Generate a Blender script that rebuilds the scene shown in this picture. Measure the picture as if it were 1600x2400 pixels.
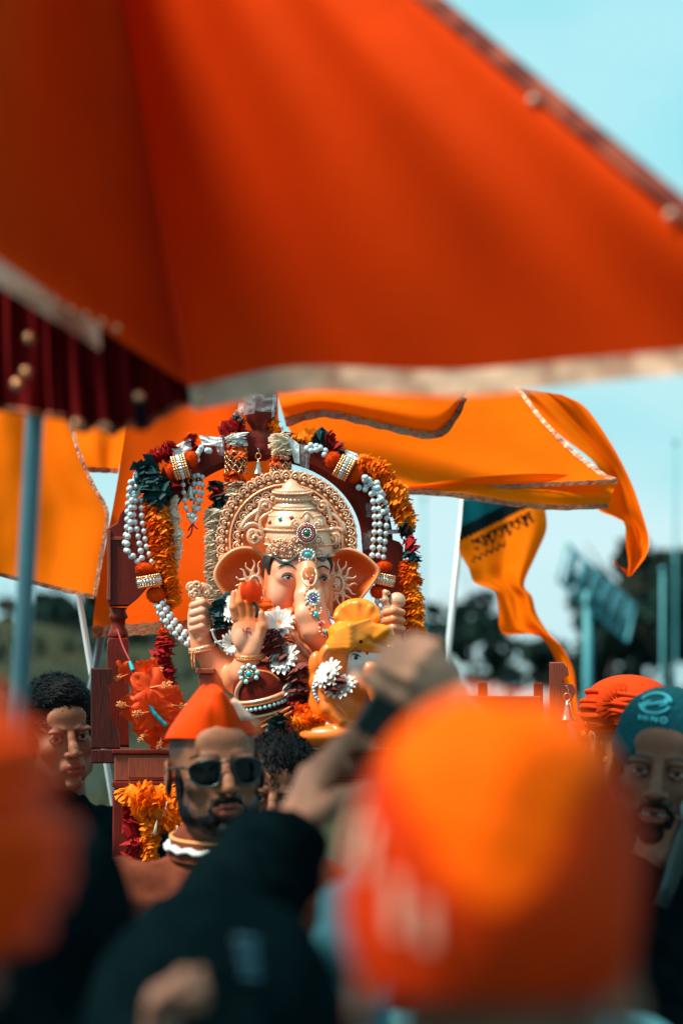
import bpy, math, random
import numpy as np
from mathutils import Vector, Matrix
R = math.radians
random.seed(7); rng = np.random.default_rng(7)
for _o in list(bpy.data.objects): bpy.data.objects.remove(_o)
scene = bpy.context.scene
COL = scene.collection

# ------------------------------------------------------------------ camera
FPX = 5667.0                       # focal length in photo pixels (85 mm on a 24 mm wide frame)
PITCH = math.atan(400 / FPX)
CAMZ = 1.70
cd = bpy.data.cameras.new('camera'); cam = bpy.data.objects.new('camera', cd); COL.objects.link(cam)
cam.location = (0, 0, CAMZ); cam.rotation_euler = (math.pi / 2 + PITCH, 0, 0)
cd.sensor_fit = 'HORIZONTAL'; cd.sensor_width = 24.0; cd.lens = 85.0
cd.clip_start = 0.05; cd.clip_end = 2000
cd.dof.use_dof = True; cd.dof.focus_distance = 5.16; cd.dof.aperture_fstop = 2.45; cd.dof.aperture_blades = 0
scene.camera = cam

# ------------------------------------------------------------------ sky, sun, exposure
SUN_EL, SUN_AZ = R(57), R(-66)     # high, from the left and a little from the camera's side
world = bpy.data.worlds.new('World'); scene.world = world; world.use_nodes = True
nt = world.node_tree; nt.nodes.clear()
n_out = nt.nodes.new('ShaderNodeOutputWorld'); n_bg = nt.nodes.new('ShaderNodeBackground')
n_sky = nt.nodes.new('ShaderNodeTexSky'); n_sky.sky_type = 'NISHITA'; n_sky.sun_disc = False
n_sky.sun_elevation = SUN_EL; n_sky.sun_rotation = R(180) - SUN_AZ; n_sky.air_density = 1.0; n_sky.dust_density = 1.5
n_tc = nt.nodes.new('ShaderNodeTexCoord'); n_map = nt.nodes.new('ShaderNodeMapping'); n_map.inputs['Scale'].default_value = (3.0, 3.0, 8.0)
n_noi = nt.nodes.new('ShaderNodeTexNoise'); n_noi.inputs['Scale'].default_value = 1.6; n_noi.inputs['Detail'].default_value = 4.0
n_rmp = nt.nodes.new('ShaderNodeValToRGB')
n_rmp.color_ramp.elements[0].position = 0.40; n_rmp.color_ramp.elements[0].color = (0.20, 0.80, 0.90, 1)
n_rmp.color_ramp.elements[1].position = 0.62; n_rmp.color_ramp.elements[1].color = (0.66, 0.98, 1.03, 1)
n_sep = nt.nodes.new('ShaderNodeSeparateXYZ'); nt.links.new(n_tc.outputs['Generated'], n_sep.inputs[0])
n_el = nt.nodes.new('ShaderNodeValToRGB'); nt.links.new(n_sep.outputs['Z'], n_el.inputs['Fac'])
n_el.color_ramp.elements[0].position = 0.0; n_el.color_ramp.elements[0].color = (0.86, 0.99, 1.0, 1)
n_el.color_ramp.elements[1].position = 1.0; n_el.color_ramp.elements[1].color = (0.30, 0.74, 0.84, 1)
_e = n_el.color_ramp.elements.new(0.22); _e.color = (0.34, 0.87, 0.96, 1)
n_cl = nt.nodes.new('ShaderNodeMix'); n_cl.data_type = 'RGBA'; n_cl.inputs['Factor'].default_value = 0.45
nt.links.new(n_el.outputs['Color'], n_cl.inputs['A'])
n_mul = nt.nodes.new('ShaderNodeVectorMath'); n_mul.operation = 'SCALE'; n_mul.inputs['Scale'].default_value = 10.0
n_mix = nt.nodes.new('ShaderNodeMix'); n_mix.data_type = 'RGBA'; n_mix.inputs['Factor'].default_value = 0.93
nt.links.new(n_tc.outputs['Generated'], n_map.inputs['Vector']); nt.links.new(n_map.outputs['Vector'], n_noi.inputs['Vector'])
nt.links.new(n_noi.outputs['Fac'], n_rmp.inputs['Fac']); nt.links.new(n_rmp.outputs['Color'], n_cl.inputs['B']); nt.links.new(n_cl.outputs['Result'], n_mul.inputs[0])
nt.links.new(n_sky.outputs['Color'], n_mix.inputs['A']); nt.links.new(n_mul.outputs['Vector'], n_mix.inputs['B'])
nt.links.new(n_mix.outputs['Result'], n_bg.inputs['Color']); n_bg.inputs['Strength'].default_value = 0.070
nt.links.new(n_bg.outputs['Background'], n_out.inputs['Surface'])
sd = bpy.data.lights.new('sun', 'SUN'); sun = bpy.data.objects.new('sun', sd); COL.objects.link(sun)
sd.energy = 5.0; sd.angle = R(12); sd.color = (1.0, 0.88, 0.72)
_d = Vector((math.sin(SUN_AZ) * math.cos(SUN_EL), -math.cos(SUN_AZ) * math.cos(SUN_EL), math.sin(SUN_EL)))
sun.rotation_euler = _d.to_track_quat('Z', 'Y').to_euler()
vs = scene.view_settings; vs.view_transform = 'Standard'; vs.look = 'None'; vs.exposure = 0.47; vs.gamma = 1.0
try: vs.use_curve_mapping = False
except Exception: pass
scene.cycles.use_denoising = True
scene.cycles.max_bounces = 8; scene.cycles.transparent_max_bounces = 12; scene.cycles.caustics_reflective = False; scene.cycles.caustics_refractive = False

# ------------------------------------------------------------------ placing helpers
_cp, _sp = math.cos(PITCH), math.sin(PITCH)
def P(px, py, Y):
    """world point seen at photo pixel (px, py) on the upright plane Y metres away"""
    x = (px - 800) / FPX; y = (1200 - py) / FPX
    dy = _cp - _sp * y; t = Y / dy
    return np.array((x * t, Y, CAMZ + (_sp + _cp * y) * t))
YS = 5.2; U = YS / FPX             # plane of the statue, metres per photo pixel there
def W(px, py, dy=0.0): return P(px, py, YS + dy * U)
def WA(V):
    """array of statue coordinates (x px right, y px back, z = -py) to world"""
    V = np.asarray(V, float); Y = YS + V[:, 1] * U
    x = (V[:, 0] - 800) / FPX; y = (1200 + V[:, 2]) / FPX
    t = Y / (_cp - _sp * y)
    return np.stack((x * t, Y, CAMZ + (_sp + _cp * y) * t), 1)

# ------------------------------------------------------------------ object helpers
ORG = {}
def mesh_np(name, V, F, col=None, smooth=True):
    V = np.asarray(V, np.float32); me = bpy.data.meshes.new(name)
    if isinstance(F, np.ndarray):
        n, m = F.shape
        me.vertices.add(len(V)); me.vertices.foreach_set('co', V.ravel())
        me.loops.add(n * m); me.loops.foreach_set('vertex_index', F.astype(np.int32).ravel())
        me.polygons.add(n); me.polygons.foreach_set('loop_start', np.arange(0, n * m, m, dtype=np.int32))
        me.update(calc_edges=True); me.validate()
    else:
        me.from_pydata(V.tolist(), [], F)
    if col is not None:
        c = np.ones((len(me.vertices), 4), np.float32); c[:, :3] = col[:len(me.vertices)]
        a = me.color_attributes.new('Col', 'FLOAT_COLOR', 'POINT'); a.data.foreach_set('color', c.ravel())
    if smooth: me.polygons.foreach_set('use_smooth', np.ones(len(me.polygons), bool))
    me.update(); return me
def org(o): return ORG[o.name]
def tag(o, label=None, cat=None, group=None, kind=None):
    if label: o['label'] = label
    if cat: o['category'] = cat
    if group: o['group'] = group
    if kind: o['kind'] = kind
    return o
def thing(name, label, cat, loc, group=None):
    o = bpy.data.objects.new(name, None); COL.objects.link(o); o.empty_display_size = 0.05
    o.location = loc; ORG[o.name] = np.array(loc, float); return tag(o, label, cat, group)
def obj(name, V, F, mat, parent=None, smooth=True, col=None, origin=None):
    V = np.asarray(V, float)
    c = (V.min(0) + V.max(0)) / 2 if origin is None else np.array(origin, float)
    me = mesh_np(name, V - c, F, col, smooth)
    if mat is not None: me.materials.append(mat)
    o = bpy.data.objects.new(name, me); COL.objects.link(o)
    o.location = c - (org(parent) if parent is not None else 0)
    if parent is not None: o.parent = parent
    ORG[o.name] = c; return o
def inst(name, me, loc, parent=None, M=None, mat=None):
    o = bpy.data.objects.new(name, me); COL.objects.link(o)
    loc = np.array(loc, float); l = loc - (org(parent) if parent is not None else 0)
    mw = Matrix.Translation(Vector(l))
    if M is not None: mw = mw @ M
    if parent is not None: o.parent = parent
    o.matrix_local = mw
    if mat is not None:
        o.material_slots[0].link = 'OBJECT'; o.material_slots[0].material = mat
    ORG[o.name] = loc; return o

class MB:
    def __init__(s): s.V = []; s.F = []; s.n = 0; s.C = []
    def add(s, V, F, c=None):
        V = np.asarray(V, float); s.V.append(V)
        s.F += [tuple(int(i) + s.n for i in f) for f in F]; s.n += len(V)
        s.C.append(np.tile(np.array(c if c is not None else (1, 1, 1), float), (len(V), 1))); return s
    def arr(s): return np.concatenate(s.V), s.F
    def build(s, name, mat, parent=None, smooth=True, colors=False):
        V, F = s.arr(); return obj(name, V, F, mat, parent, smooth, np.concatenate(s.C) if colors else None)

def spline(pts, n):
    """Catmull-Rom through pts (any dim), n samples evenly by length"""
    p = np.asarray(pts, float)
    if len(p) == 2: return p[0] + np.linspace(0, 1, n)[:, None] * (p[1] - p[0])
    q = np.vstack((2 * p[0] - p[1], p, 2 * p[-1] - p[-2])); out = []
    for i in range(1, len(q) - 2):
        t = np.linspace(0, 1, 24, endpoint=False)[:, None]
        a, b, c, d = q[i - 1], q[i], q[i + 1], q[i + 2]
        out.append(.5 * (2 * b + (c - a) * t + (2 * a - 5 * b + 4 * c - d) * t ** 2 + (3 * b - a - 3 * c + d) * t ** 3))
    out = np.vstack(out + [p[-1:]])
    s = np.r_[0, np.cumsum(np.linalg.norm(np.diff(out[:, :3], axis=0), axis=1))]
    u = np.linspace(0, s[-1], n)
    return np.stack([np.interp(u, s, out[:, k]) for k in range(out.shape[1])], 1)
def polyr(pts, n):
    p = np.asarray(pts, float); s = np.r_[0, np.cumsum(np.linalg.norm(np.diff(p, axis=0), axis=1))]
    u = np.linspace(0, s[-1], n); return np.stack([np.interp(u, s, p[:, k]) for k in range(p.shape[1])], 1)
def frames(p):
    t = np.gradient(p, axis=0); t /= np.linalg.norm(t, axis=1)[:, None] + 1e-12
    up = np.array((0.13, -0.95, 0.2)); n0 = up - t[0] * (up @ t[0])
    if np.linalg.norm(n0) < .1: n0 = np.array((1, .1, 0)) - t[0] * (np.array((1, .1, 0)) @ t[0])
    N = [n0 / np.linalg.norm(n0)]
    for i in range(1, len(p)):
        v = N[-1] - t[i] * (N[-1] @ t[i]); N.append(v / (np.linalg.norm(v) + 1e-12))
    N = np.array(N); return t, N, np.cross(t, N)
def tube(p, r, ns=8, caps=True, flat=1.0):
    p = np.asarray(p, float); r = np.broadcast_to(np.asarray(r, float), (len(p),))
    t, N, B = frames(p); a = np.linspace(0, 2 * np.pi, ns, endpoint=False)
    V = (p[:, None] + r[:, None, None] * (np.cos(a)[None, :, None] * N[:, None] * flat + np.sin(a)[None, :, None] * B[:, None])).reshape(-1, 3)
    F = [(i * ns + j, i * ns + (j + 1) % ns, (i + 1) * ns + (j + 1) % ns, (i + 1) * ns + j) for i in range(len(p) - 1) for j in range(ns)]
    if caps: F += [tuple(range(ns))[::-1], tuple((len(p) - 1) * ns + j for j in range(ns))]
    return V, F
def lathe(prof, ns=24, M=None, sy=1.0, wob=None):
    prof = np.asarray(prof, float); a = np.linspace(0, 2 * np.pi, ns, endpoint=False)
    V = np.stack([prof[:, 0, None] * np.cos(a), prof[:, 0, None] * np.sin(a) * sy, np.repeat(prof[:, 1, None], ns, 1)], 2).reshape(-1, 3)
    k = len(prof)
    F = [(i * ns + j, i * ns + (j + 1) % ns, (i + 1) * ns + (j + 1) % ns, (i + 1) * ns + j) for i in range(k - 1) for j in range(ns)]
    F += [tuple(range(ns))[::-1], tuple((k - 1) * ns + j for j in range(ns))]
    if M is not None: V = V @ np.array(M.to_3x3()).T + np.array(M.translation)
    return V, F
def box(c, h, rot=None, bev=0.0):
    c = np.array(c, float); h = np.array(h, float)
    if bev <= 0:
        V = np.array([(x, y, z) for x in (-1, 1) for y in (-1, 1) for z in (-1, 1)]) * h
        F = [(0, 1, 3, 2), (4, 6, 7, 5), (0, 4, 5, 1), (2, 3, 7, 6), (0, 2, 6, 4), (1, 5, 7, 3)]
    else:
        V = []; F = []; b = min(bev, h.min() * .9)
        sg = [(x, y, z) for x in (-1, 1) for y in (-1, 1) for z in (-1, 1)]
        for s in sg:
            for k in range(3):
                q = [s[i] * (h[i] - (0 if i == k else b)) for i in range(3)]; V.append(q)
        V = np.array(V); ix = {s: i for i, s in enumerate(sg)}
        for k in range(3):
            o1, o2 = [i for i in range(3) if i != k]
            for sgn in (-1, 1):
                f = []
                for a, c2 in ((-1, -1), (1, -1), (1, 1), (-1, 1)):
                    s = [0, 0, 0]; s[k] = sgn; s[o1] = a; s[o2] = c2; f.append(ix[tuple(s)] * 3 + k)
                F.append(tuple(f if (sgn > 0) == (k != 1) else f[::-1]))
            for a in (-1, 1):
                for c2 in (-1, 1):
                    s1 = [0, 0, 0]; s1[o1] = a; s1[o2] = c2; s2 = list(s1); s1[k] = -1; s2[k] = 1
                    A, B = ix[tuple(s1)] * 3, ix[tuple(s2)] * 3
                    f = (A + o1, A + o2, B + o2, B + o1); F.append(f if (a * c2 > 0) == (k != 1) else f[::-1])
        for s in sg:
            i = ix[s] * 3; f = (i, i + 1, i + 2); F.append(f if s[0] * s[1] * s[2] > 0 else f[::-1])
    if rot is not None: V = V @ np.array(rot.to_3x3()).T
    return V + c, F
def sphere(c, r, nu=10, nv=6):
    V = [(0, 0, 1)] + [(math.sin(math.pi * i / nv) * math.cos(2 * math.pi * j / nu), math.sin(math.pi * i / nv) * math.sin(2 * math.pi * j / nu), math.cos(math.pi * i / nv)) for i in range(1, nv) for j in range(nu)] + [(0, 0, -1)]
    F = [(0, 1 + j, 1 + (j + 1) % nu) for j in range(nu)]
    for i in range(nv - 2):
        F += [(1 + i * nu + j, 1 + (i + 1) * nu + j, 1 + (i + 1) * nu + (j + 1) % nu, 1 + i * nu + (j + 1) % nu) for j in range(nu)]
    L = len(V) - 1; b = 1 + (nv - 2) * nu; F += [(L, b + (j + 1) % nu, b + j) for j in range(nu)]
    return np.array(V) * np.asarray(r, float) + np.array(c, float), F
def prism(poly, y0, y1):
    """closed outline [(x,z)] extruded from y0 to y1, with shallow rounded edge"""
    p = np.asarray(poly, float); n = len(p); c = p.mean(0); q = c + (p - c) * .965; d = (y1 - y0) * .14
    L = [(q, y0), (p, y0 + d), (p, y1 - d), (q, y1)]
    V = np.vstack([np.stack((a[:, 0], np.full(n, y), a[:, 1]), 1) for a, y in L])
    F = [(i * n + j, i * n + (j + 1) % n, (i + 1) * n + (j + 1) % n, (i + 1) * n + j) for i in range(3) for j in range(n)]
    return V, F + [tuple(range(n))[::-1], tuple(3 * n + j for j in range(n))]
def gridF(nu, nv): 
    i, j = np.meshgrid(np.arange(nu - 1), np.arange(nv - 1), indexing='ij'); a = i * nv + j
    return np.stack((a, a + 1, a + nv + 1, a + nv), -1).reshape(-1, 4)
def snoise(p, seed=0, n=5):
    """cheap smooth noise of points"""
    g = np.random.default_rng(seed); o = 0
    for k in range(n):
        w = g.normal(size=(3,)) * (1 + k * .8); o = o + np.sin(p @ w + g.uniform(0, 6.28)) / (1 + .6 * k)
    return o / 2.2

# ------------------------------------------------------------------ smooth solids (signed distance fields -> one continuous surface)
class Sdf:
    def __init__(s): s.ops = []
    def _a(s, fn, lo, hi, k, col, op): s.ops.append((fn, np.array(lo, float), np.array(hi, float), k, col, op)); return s
    def ell(s, c, r, k=0, col=None, op='u', rot=None):
        c = np.array(c, float); r = np.array(r, float) * np.ones(3); m = r.max() if rot is not None else r
        Rm = None if rot is None else np.array(rot.to_3x3())
        def fn(p):
            q = p - c
            if Rm is not None: q = q @ Rm
            k0 = np.sqrt(((q / r) ** 2).sum(-1)); k1 = np.sqrt(((q / r ** 2) ** 2).sum(-1)) + 1e-9
            return k0 * (k0 - 1) / k1
        return s._a(fn, c - m, c + m, k, col, op)
    def cone(s, a, b, ra, rb, k=0, col=None, op='u'):
        a = np.array(a, float); b = np.array(b, float); ba = b - a; L = ba @ ba + 1e-12; m = max(ra, rb)
        def fn(p):
            q = p - a; t = np.clip((q @ ba) / L, 0, 1)
            return np.sqrt(((q - t[..., None] * ba) ** 2).sum(-1)) - (ra + (rb - ra) * t)
        return s._a(fn, np.minimum(a, b) - m, np.maximum(a, b) + m, k, col, op)
    def chain(s, pts, rs, k=0, col=None):
        for i in range(len(pts) - 1): s.cone(pts[i], pts[i + 1], rs[i], rs[i + 1], k, col)
        return s
    def mesh(s, h, base=(1, 1, 1), soft=None, disp=None):
        lo = np.min([o[1] for o in s.ops if o[5] == 'u'], 0) - 5 * h; hi = np.max([o[2] for o in s.ops if o[5] == 'u'], 0) + 5 * h
        n = np.ceil((hi - lo) / h).astype(int) + 1; far = np.float32(1e4)
        vol = np.full(n, far, np.float32); ax = [lo[i] + h * np.arange(n[i]) for i in range(3)]
        for fn, l, hh, k, col, op in s.ops:
            m = 4 * h + 1.5 * k
            i0 = np.clip(np.floor((l - m - lo) / h).astype(int), 0, n - 1); i1 = np.clip(np.ceil((hh + m - lo) / h).astype(int) + 1, 1, n)
            if (i1 <= i0).any(): continue
            g = np.stack(np.meshgrid(*[ax[i][i0[i]:i1[i]] for i in range(3)], indexing='ij'), -1)
            d = fn(g).astype(np.float32); sl = tuple(slice(i0[i], i1[i]) for i in range(3)); a = vol[sl]
            if op == 'u':
                if k > 0:
                    t = np.clip(.5 + .5 * (a - d) / k, 0, 1); v = a * (1 - t) + d * t - k * t * (1 - t)
                else: v = np.minimum(a, d)
            else:
                if k > 0:
                    t = np.clip(.5 - .5 * (a + d) / k, 0, 1); v = a * (1 - t) - d * t + k * t * (1 - t); v = np.where(a > 1e3, a, v)
                else: v = np.maximum(a, -d)
            vol[sl] = v
        if disp is not None:
            near = np.argwhere(np.abs(vol) < 6 * h); vol[tuple(near.T)] += disp(lo + near * h).astype(np.float32)
        V, F = nets(vol, lo, h); C = None
        uni = [o for o in s.ops if o[5] == 'u' and o[4] is not None]
        if uni:
            soft = soft or 2 * h; wsum = np.full(len(V), 1e-6); C = np.tile(np.array(base, float), (len(V), 1)) * 1e-6
            for fn, l, hh, k, col, op in uni:
                ok = np.all((V > l - 6 * soft - k) & (V < hh + 6 * soft + k), 1)
                if not ok.any(): continue
                w = np.exp(-np.clip(fn(V[ok]), -3 * soft, 1e3) / soft); wsum[ok] += w; C[ok] += w[:, None] * np.array(col)
            C /= wsum[:, None]
        return V, F, C
def nets(vol, lo, h):
    s = vol < 0; n = np.array(vol.shape)
    c = np.zeros(n - 1, np.int8)
    for dx in (0, 1):
        for dy in (0, 1):
            for dz in (0, 1): c += s[dx:n[0] - 1 + dx, dy:n[1] - 1 + dy, dz:n[2] - 1 + dz]
    cell = np.argwhere((c > 0) & (c < 8)); idx = np.full(n - 1, -1, np.int32); idx[tuple(cell.T)] = np.arange(len(cell))
    acc = np.zeros((len(cell), 3)); cnt = np.zeros(len(cell))
    cs = [(x, y, z) for x in (0, 1) for y in (0, 1) for z in (0, 1)]
    for a in cs:
        for b in cs:
            if sum(abs(a[i] - b[i]) for i in range(3)) == 1 and a < b:
                va = vol[tuple((cell + a).T)]; vb = vol[tuple((cell + b).T)]; m = (va < 0) != (vb < 0)
                t = np.where(m, va / np.where(np.abs(va - vb) < 1e-9, 1, va - vb), 0); t = np.clip(t, 0, 1)
                acc += m[:, None] * (np.array(a) + t[:, None] * (np.array(b) - np.array(a))); cnt += m
    V = lo + h * (cell + acc / np.maximum(cnt, 1)[:, None]); F = []
    for ax in range(3):
        o1, o2 = (ax + 1) % 3, (ax + 2) % 3
        sa = [slice(None)] * 3; sb = [slice(None)] * 3; sa[ax] = slice(0, -1); sb[ax] = slice(1, None)
        e = np.argwhere(s[tuple(sa)] != s[tuple(sb)])
        e = e[(e[:, o1] > 0) & (e[:, o2] > 0) & (e[:, o1] < n[o1] - 1) & (e[:, o2] < n[o2] - 1)]
        if not len(e): continue
        q = []
        for d1, d2 in ((-1, -1), (0, -1), (0, 0), (-1, 0)):
            k = e.copy(); k[:, o1] += d1; k[:, o2] += d2; q.append(idx[tuple(k.T)])
        q = np.stack(q, 1); inside = s[tuple(e.T)]
        q[~inside] = q[~inside][:, ::-1]; F.append(q)
    F = np.vstack(F); F = F[(F >= 0).all(1)]
    return V, F
# ------------------------------------------------------------------ materials (all node based)
def mat(name, col, rough=.6, metal=0.0, var=.12, nscale=60.0, bump=0.0, bscale=200.0, trans=0.0, spec=.5, vcol=False, sss=0.0, coat=0.0, col2=None, alpha=1.0, sheen=0.0):
    m = bpy.data.materials.new(name); m.use_nodes = True; t = m.node_tree; N = t.nodes; L = t.links
    b = N['Principled BSDF']; out = N['Material Output']
    tc = N.new('ShaderNodeTexCoord'); no = N.new('ShaderNodeTexNoise'); no.inputs['Scale'].default_value = nscale; no.inputs['Detail'].default_value = 5
    L.new(tc.outputs['Object'], no.inputs['Vector'])
    if vcol:
        at = N.new('ShaderNodeAttribute'); at.attribute_name = 'Col'; src = at.outputs['Color']
    else:
        rgb = N.new('ShaderNodeRGB'); rgb.outputs[0].default_value = (*col, 1); src = rgb.outputs[0]
    if col2 is not None:
        mx0 = N.new('ShaderNodeMix'); mx0.data_type = 'RGBA'; mx0.inputs['B'].default_value = (*col2, 1); L.new(src, mx0.inputs['A'])
        r0 = N.new('ShaderNodeMapRange'); r0.inputs['From Min'].default_value = .42; r0.inputs['From Max'].default_value = .62
        L.new(no.outputs['Fac'], r0.inputs['Value']); L.new(r0.outputs['Result'], mx0.inputs['Factor']); src = mx0.outputs['Result']
    mr = N.new('ShaderNodeMapRange'); mr.inputs['From Min'].default_value = .3; mr.inputs['From Max'].default_value = .7
    mr.inputs['To Min'].default_value = 1 - var; mr.inputs['To Max'].default_value = 1 + var
    L.new(no.outputs['Fac'], mr.inputs['Value'])
    vm = N.new('ShaderNodeVectorMath'); vm.operation = 'SCALE'; L.new(src, vm.inputs[0]); L.new(mr.outputs['Result'], vm.inputs['Scale'])
    L.new(vm.outputs['Vector'], b.inputs['Base Color'])
    b.inputs['Roughness'].default_value = rough; b.inputs['Metallic'].default_value = metal
    b.inputs['Specular IOR Level'].default_value = spec; b.inputs['Coat Weight'].default_value = coat; b.inputs['Coat Roughness'].default_value = .15
    b.inputs['Sheen Weight'].default_value = sheen
    if sss > 0: b.inputs['Subsurface Weight'].default_value = sss; b.inputs['Subsurface Scale'].default_value = .006; b.inputs['Subsurface Radius'].default_value = (1, .4, .2)
    if bump > 0:
        bn = N.new('ShaderNodeTexNoise'); bn.inputs['Scale'].default_value = bscale; bn.inputs['Detail'].default_value = 4; L.new(tc.outputs['Object'], bn.inputs['Vector'])
        bp = N.new('ShaderNodeBump'); bp.inputs['Strength'].default_value = bump; bp.inputs['Distance'].default_value = .002
        L.new(bn.outputs['Fac'], bp.inputs['Height']); L.new(bp.outputs['Normal'], b.inputs['Normal'])
    surf = b.outputs['BSDF']
    if trans > 0:
        tr = N.new('ShaderNodeBsdfTranslucent'); L.new(vm.outputs['Vector'], tr.inputs['Color'])
        ms = N.new('ShaderNodeMixShader'); ms.inputs['Fac'].default_value = trans; L.new(surf, ms.inputs[1]); L.new(tr.outputs['BSDF'], ms.inputs[2]); surf = ms.outputs['Shader']
    if alpha < 1:
        tp = N.new('ShaderNodeBsdfTransparent'); ms = N.new('ShaderNodeMixShader'); ms.inputs['Fac'].default_value = alpha
        L.new(tp.outputs['BSDF'], ms.inputs[1]); L.new(surf, ms.inputs[2]); surf = ms.outputs['Shader']
    if surf is not b.outputs['BSDF']: L.new(surf, out.inputs['Surface'])
    return m
def wood(name, c1, c2, rough=.35):
    m = mat(name, c1, rough, var=.15, nscale=18, coat=.05, spec=.15); t = m.node_tree; N = t.nodes; L = t.links
    wv = N.new('ShaderNodeTexWave'); wv.wave_type = 'BANDS'; wv.bands_direction = 'X'; wv.inputs['Scale'].default_value = 9; wv.inputs['Distortion'].default_value = 9; wv.inputs['Detail'].default_value = 4; wv.inputs['Detail Scale'].default_value = 2
    mp = N.new('ShaderNodeMapping'); mp.inputs['Scale'].default_value = (6, 6, 1.0); tc = N['Texture Coordinate']
    L.new(tc.outputs['Object'], mp.inputs['Vector']); L.new(mp.outputs['Vector'], wv.inputs['Vector'])
    mx = N.new('ShaderNodeMix'); mx.data_type = 'RGBA'; mx.inputs['A'].default_value = (*c1, 1); mx.inputs['B'].default_value = (*c2, 1)
    L.new(wv.outputs['Fac'], mx.inputs['Factor']); L.new(mx.outputs['Result'], N['Vector Math'].inputs[0]); return m
def cloth(name, c, trans=.4, weave=900.0, rough=.75, vcol=False, fold=.06):
    """woven cloth: fine thread bump, soft creases, light shows through"""
    m = mat(name, c, rough, var=.07, nscale=7, trans=trans, spec=.04, vcol=vcol); t = m.node_tree; N = t.nodes; L = t.links; tc = N['Texture Coordinate']
    b = N['Principled BSDF']
    w1 = N.new('ShaderNodeTexNoise'); w1.inputs['Scale'].default_value = 14; w1.inputs['Detail'].default_value = 3
    w2 = N.new('ShaderNodeTexNoise'); w2.inputs['Scale'].default_value = weave; w2.inputs['Detail'].default_value = 1
    L.new(tc.outputs['Object'], w1.inputs['Vector']); L.new(tc.outputs['Object'], w2.inputs['Vector'])
    ma = N.new('ShaderNodeMath'); ma.operation = 'MULTIPLY_ADD'; ma.inputs[1].default_value = .02; L.new(w2.outputs['Fac'], ma.inputs[0]); L.new(w1.outputs['Fac'], ma.inputs[2])
    bp = N.new('ShaderNodeBump'); bp.inputs['Strength'].default_value = fold * .5; bp.inputs['Distance'].default_value = .006
    L.new(ma.outputs['Value'], bp.inputs['Height']); L.new(bp.outputs['Normal'], b.inputs['Normal']); return m
M = {}
M['saffron'] = cloth('saffron_cloth', (.99, .175, .0015), .42)
M['saffron_deep'] = cloth('deep_saffron_cloth', (.94, .095, .002), .42)
M['parasol'] = cloth('parasol_cloth', (.80, .060, .003), .40)
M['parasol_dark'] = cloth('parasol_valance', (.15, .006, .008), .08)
M['print_flag'] = cloth('printed_cloth', (1, 1, 1), .42, vcol=True)
M['foil'] = mat('gold_foil_trim', (.46, .18, .08), .36, .30, var=.5, nscale=45, bump=1.0, bscale=120, col2=(.20, .045, .02))
M['foil_pale'] = mat('pale_foil_trim', (.86, .60, .43), .45, .0, var=.35, nscale=9, bump=1.0, bscale=70, col2=(.24, .11, .07))
M['wood'] = wood('varnished_wood', (.165, .018, .009), (.120, .012, .007))
M['wood_dark'] = wood('dark_varnished_wood', (.085, .014, .009), (.04, .008, .007))
M['wood_pale'] = wood('worn_wood', (.27, .065, .034), (.21, .048, .026), .45)
M['skin_idol'] = mat('painted_clay', (1, 1, 1), .38, var=.04, nscale=25, vcol=True, sss=.12, coat=.18)
M['idol_ear'] = mat('orange_painted_clay', (.82, .22, .05), .42, var=.06, nscale=30, sss=.1, vcol=True, coat=.1)
M['gold'] = mat('painted_gold', (.95, .57, .39), .27, .38, var=.18, nscale=90, bump=.5, bscale=260, col2=(.90, .44, .23))
M['gold_deep'] = mat('deep_painted_gold', (.78, .22, .06), .34, .25, var=.2, nscale=70, bump=.5, bscale=300)
M['gold_bead'] = mat('gold_bead', (.80, .40, .20), .25, .75, var=.05)
M['copper_bead'] = mat('copper_bead', (.75, .25, .10), .28, .7, var=.05)
M['silver'] = mat('silver_bead', (.72, .74, .74), .22, .85, var=.06)
M['pearl'] = mat('pearl', (.56, .70, .74), .20, .10, var=.05, coat=.6)
M['turq_bead'] = mat('pale_turquoise_bead', (.42, .80, .82), .22, 0, var=.06, coat=.5)
M['turq'] = mat('turquoise_gem', (.0, .55, .62), .12, 0, var=.1, coat=.8)
M['green_gem'] = mat('green_gem', (.0, .12, .06), .1, 0, var=.1, coat=.9)
M['red_gem'] = mat('red_gem', (.42, .05, .04), .15, 0, var=.1, coat=.8)
M['blue_gem'] = mat('blue_gem', (.06, .10, .36), .12, 0, var=.1, coat=.8)
M['maroon'] = mat('maroon_velvet', (.15, .014, .009), .85, var=.25, nscale=200, spec=.08)
M['hair'] = mat('black_hair', (.004, .006, .0075), .55, var=.3, nscale=120, bump=.6, bscale=400, spec=.12)
M['grey_hair'] = mat('pale_grey_hair', (.40, .62, .66), .6, var=.2, nscale=120, bump=.5, bscale=300)
M['ink'] = mat('black_paint', (.008, .010, .012), .4, var=.05)
M['eye_white'] = mat('eye_white', (.72, .74, .72), .2, coat=.6, var=.02)
M['iris'] = mat('iris', (.006, .008, .009), .12, coat=.5, var=.1)
M['marigold'] = mat('marigold_petal', (.98, .27, .006), .75, var=.16, nscale=90, trans=.28, spec=.2)
M['marigold2'] = mat('deep_marigold_petal', (.88, .115, .006), .75, var=.2, nscale=90, trans=.25, spec=.2)
M['red_petal'] = mat('red_petal', (.40, .010, .012), .7, var=.25, nscale=90, trans=.22, spec=.2)
M['green_petal'] = mat('dark_green_petal', (.004, .045, .050), .6, var=.3, nscale=90, trans=.1, spec=.3)
M['cream_petal'] = mat('cream_petal', (.95, .86, .72), .8, var=.08, nscale=90, trans=.35, spec=.2)
M['white_petal'] = mat('white_petal', (.80, .82, .80), .7, var=.06, nscale=90, trans=.2, spec=.2)
M['brown_petal'] = mat('brown_petal', (.20, .050, .042), .7, var=.35, nscale=150, trans=.05, spec=.15)
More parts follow.
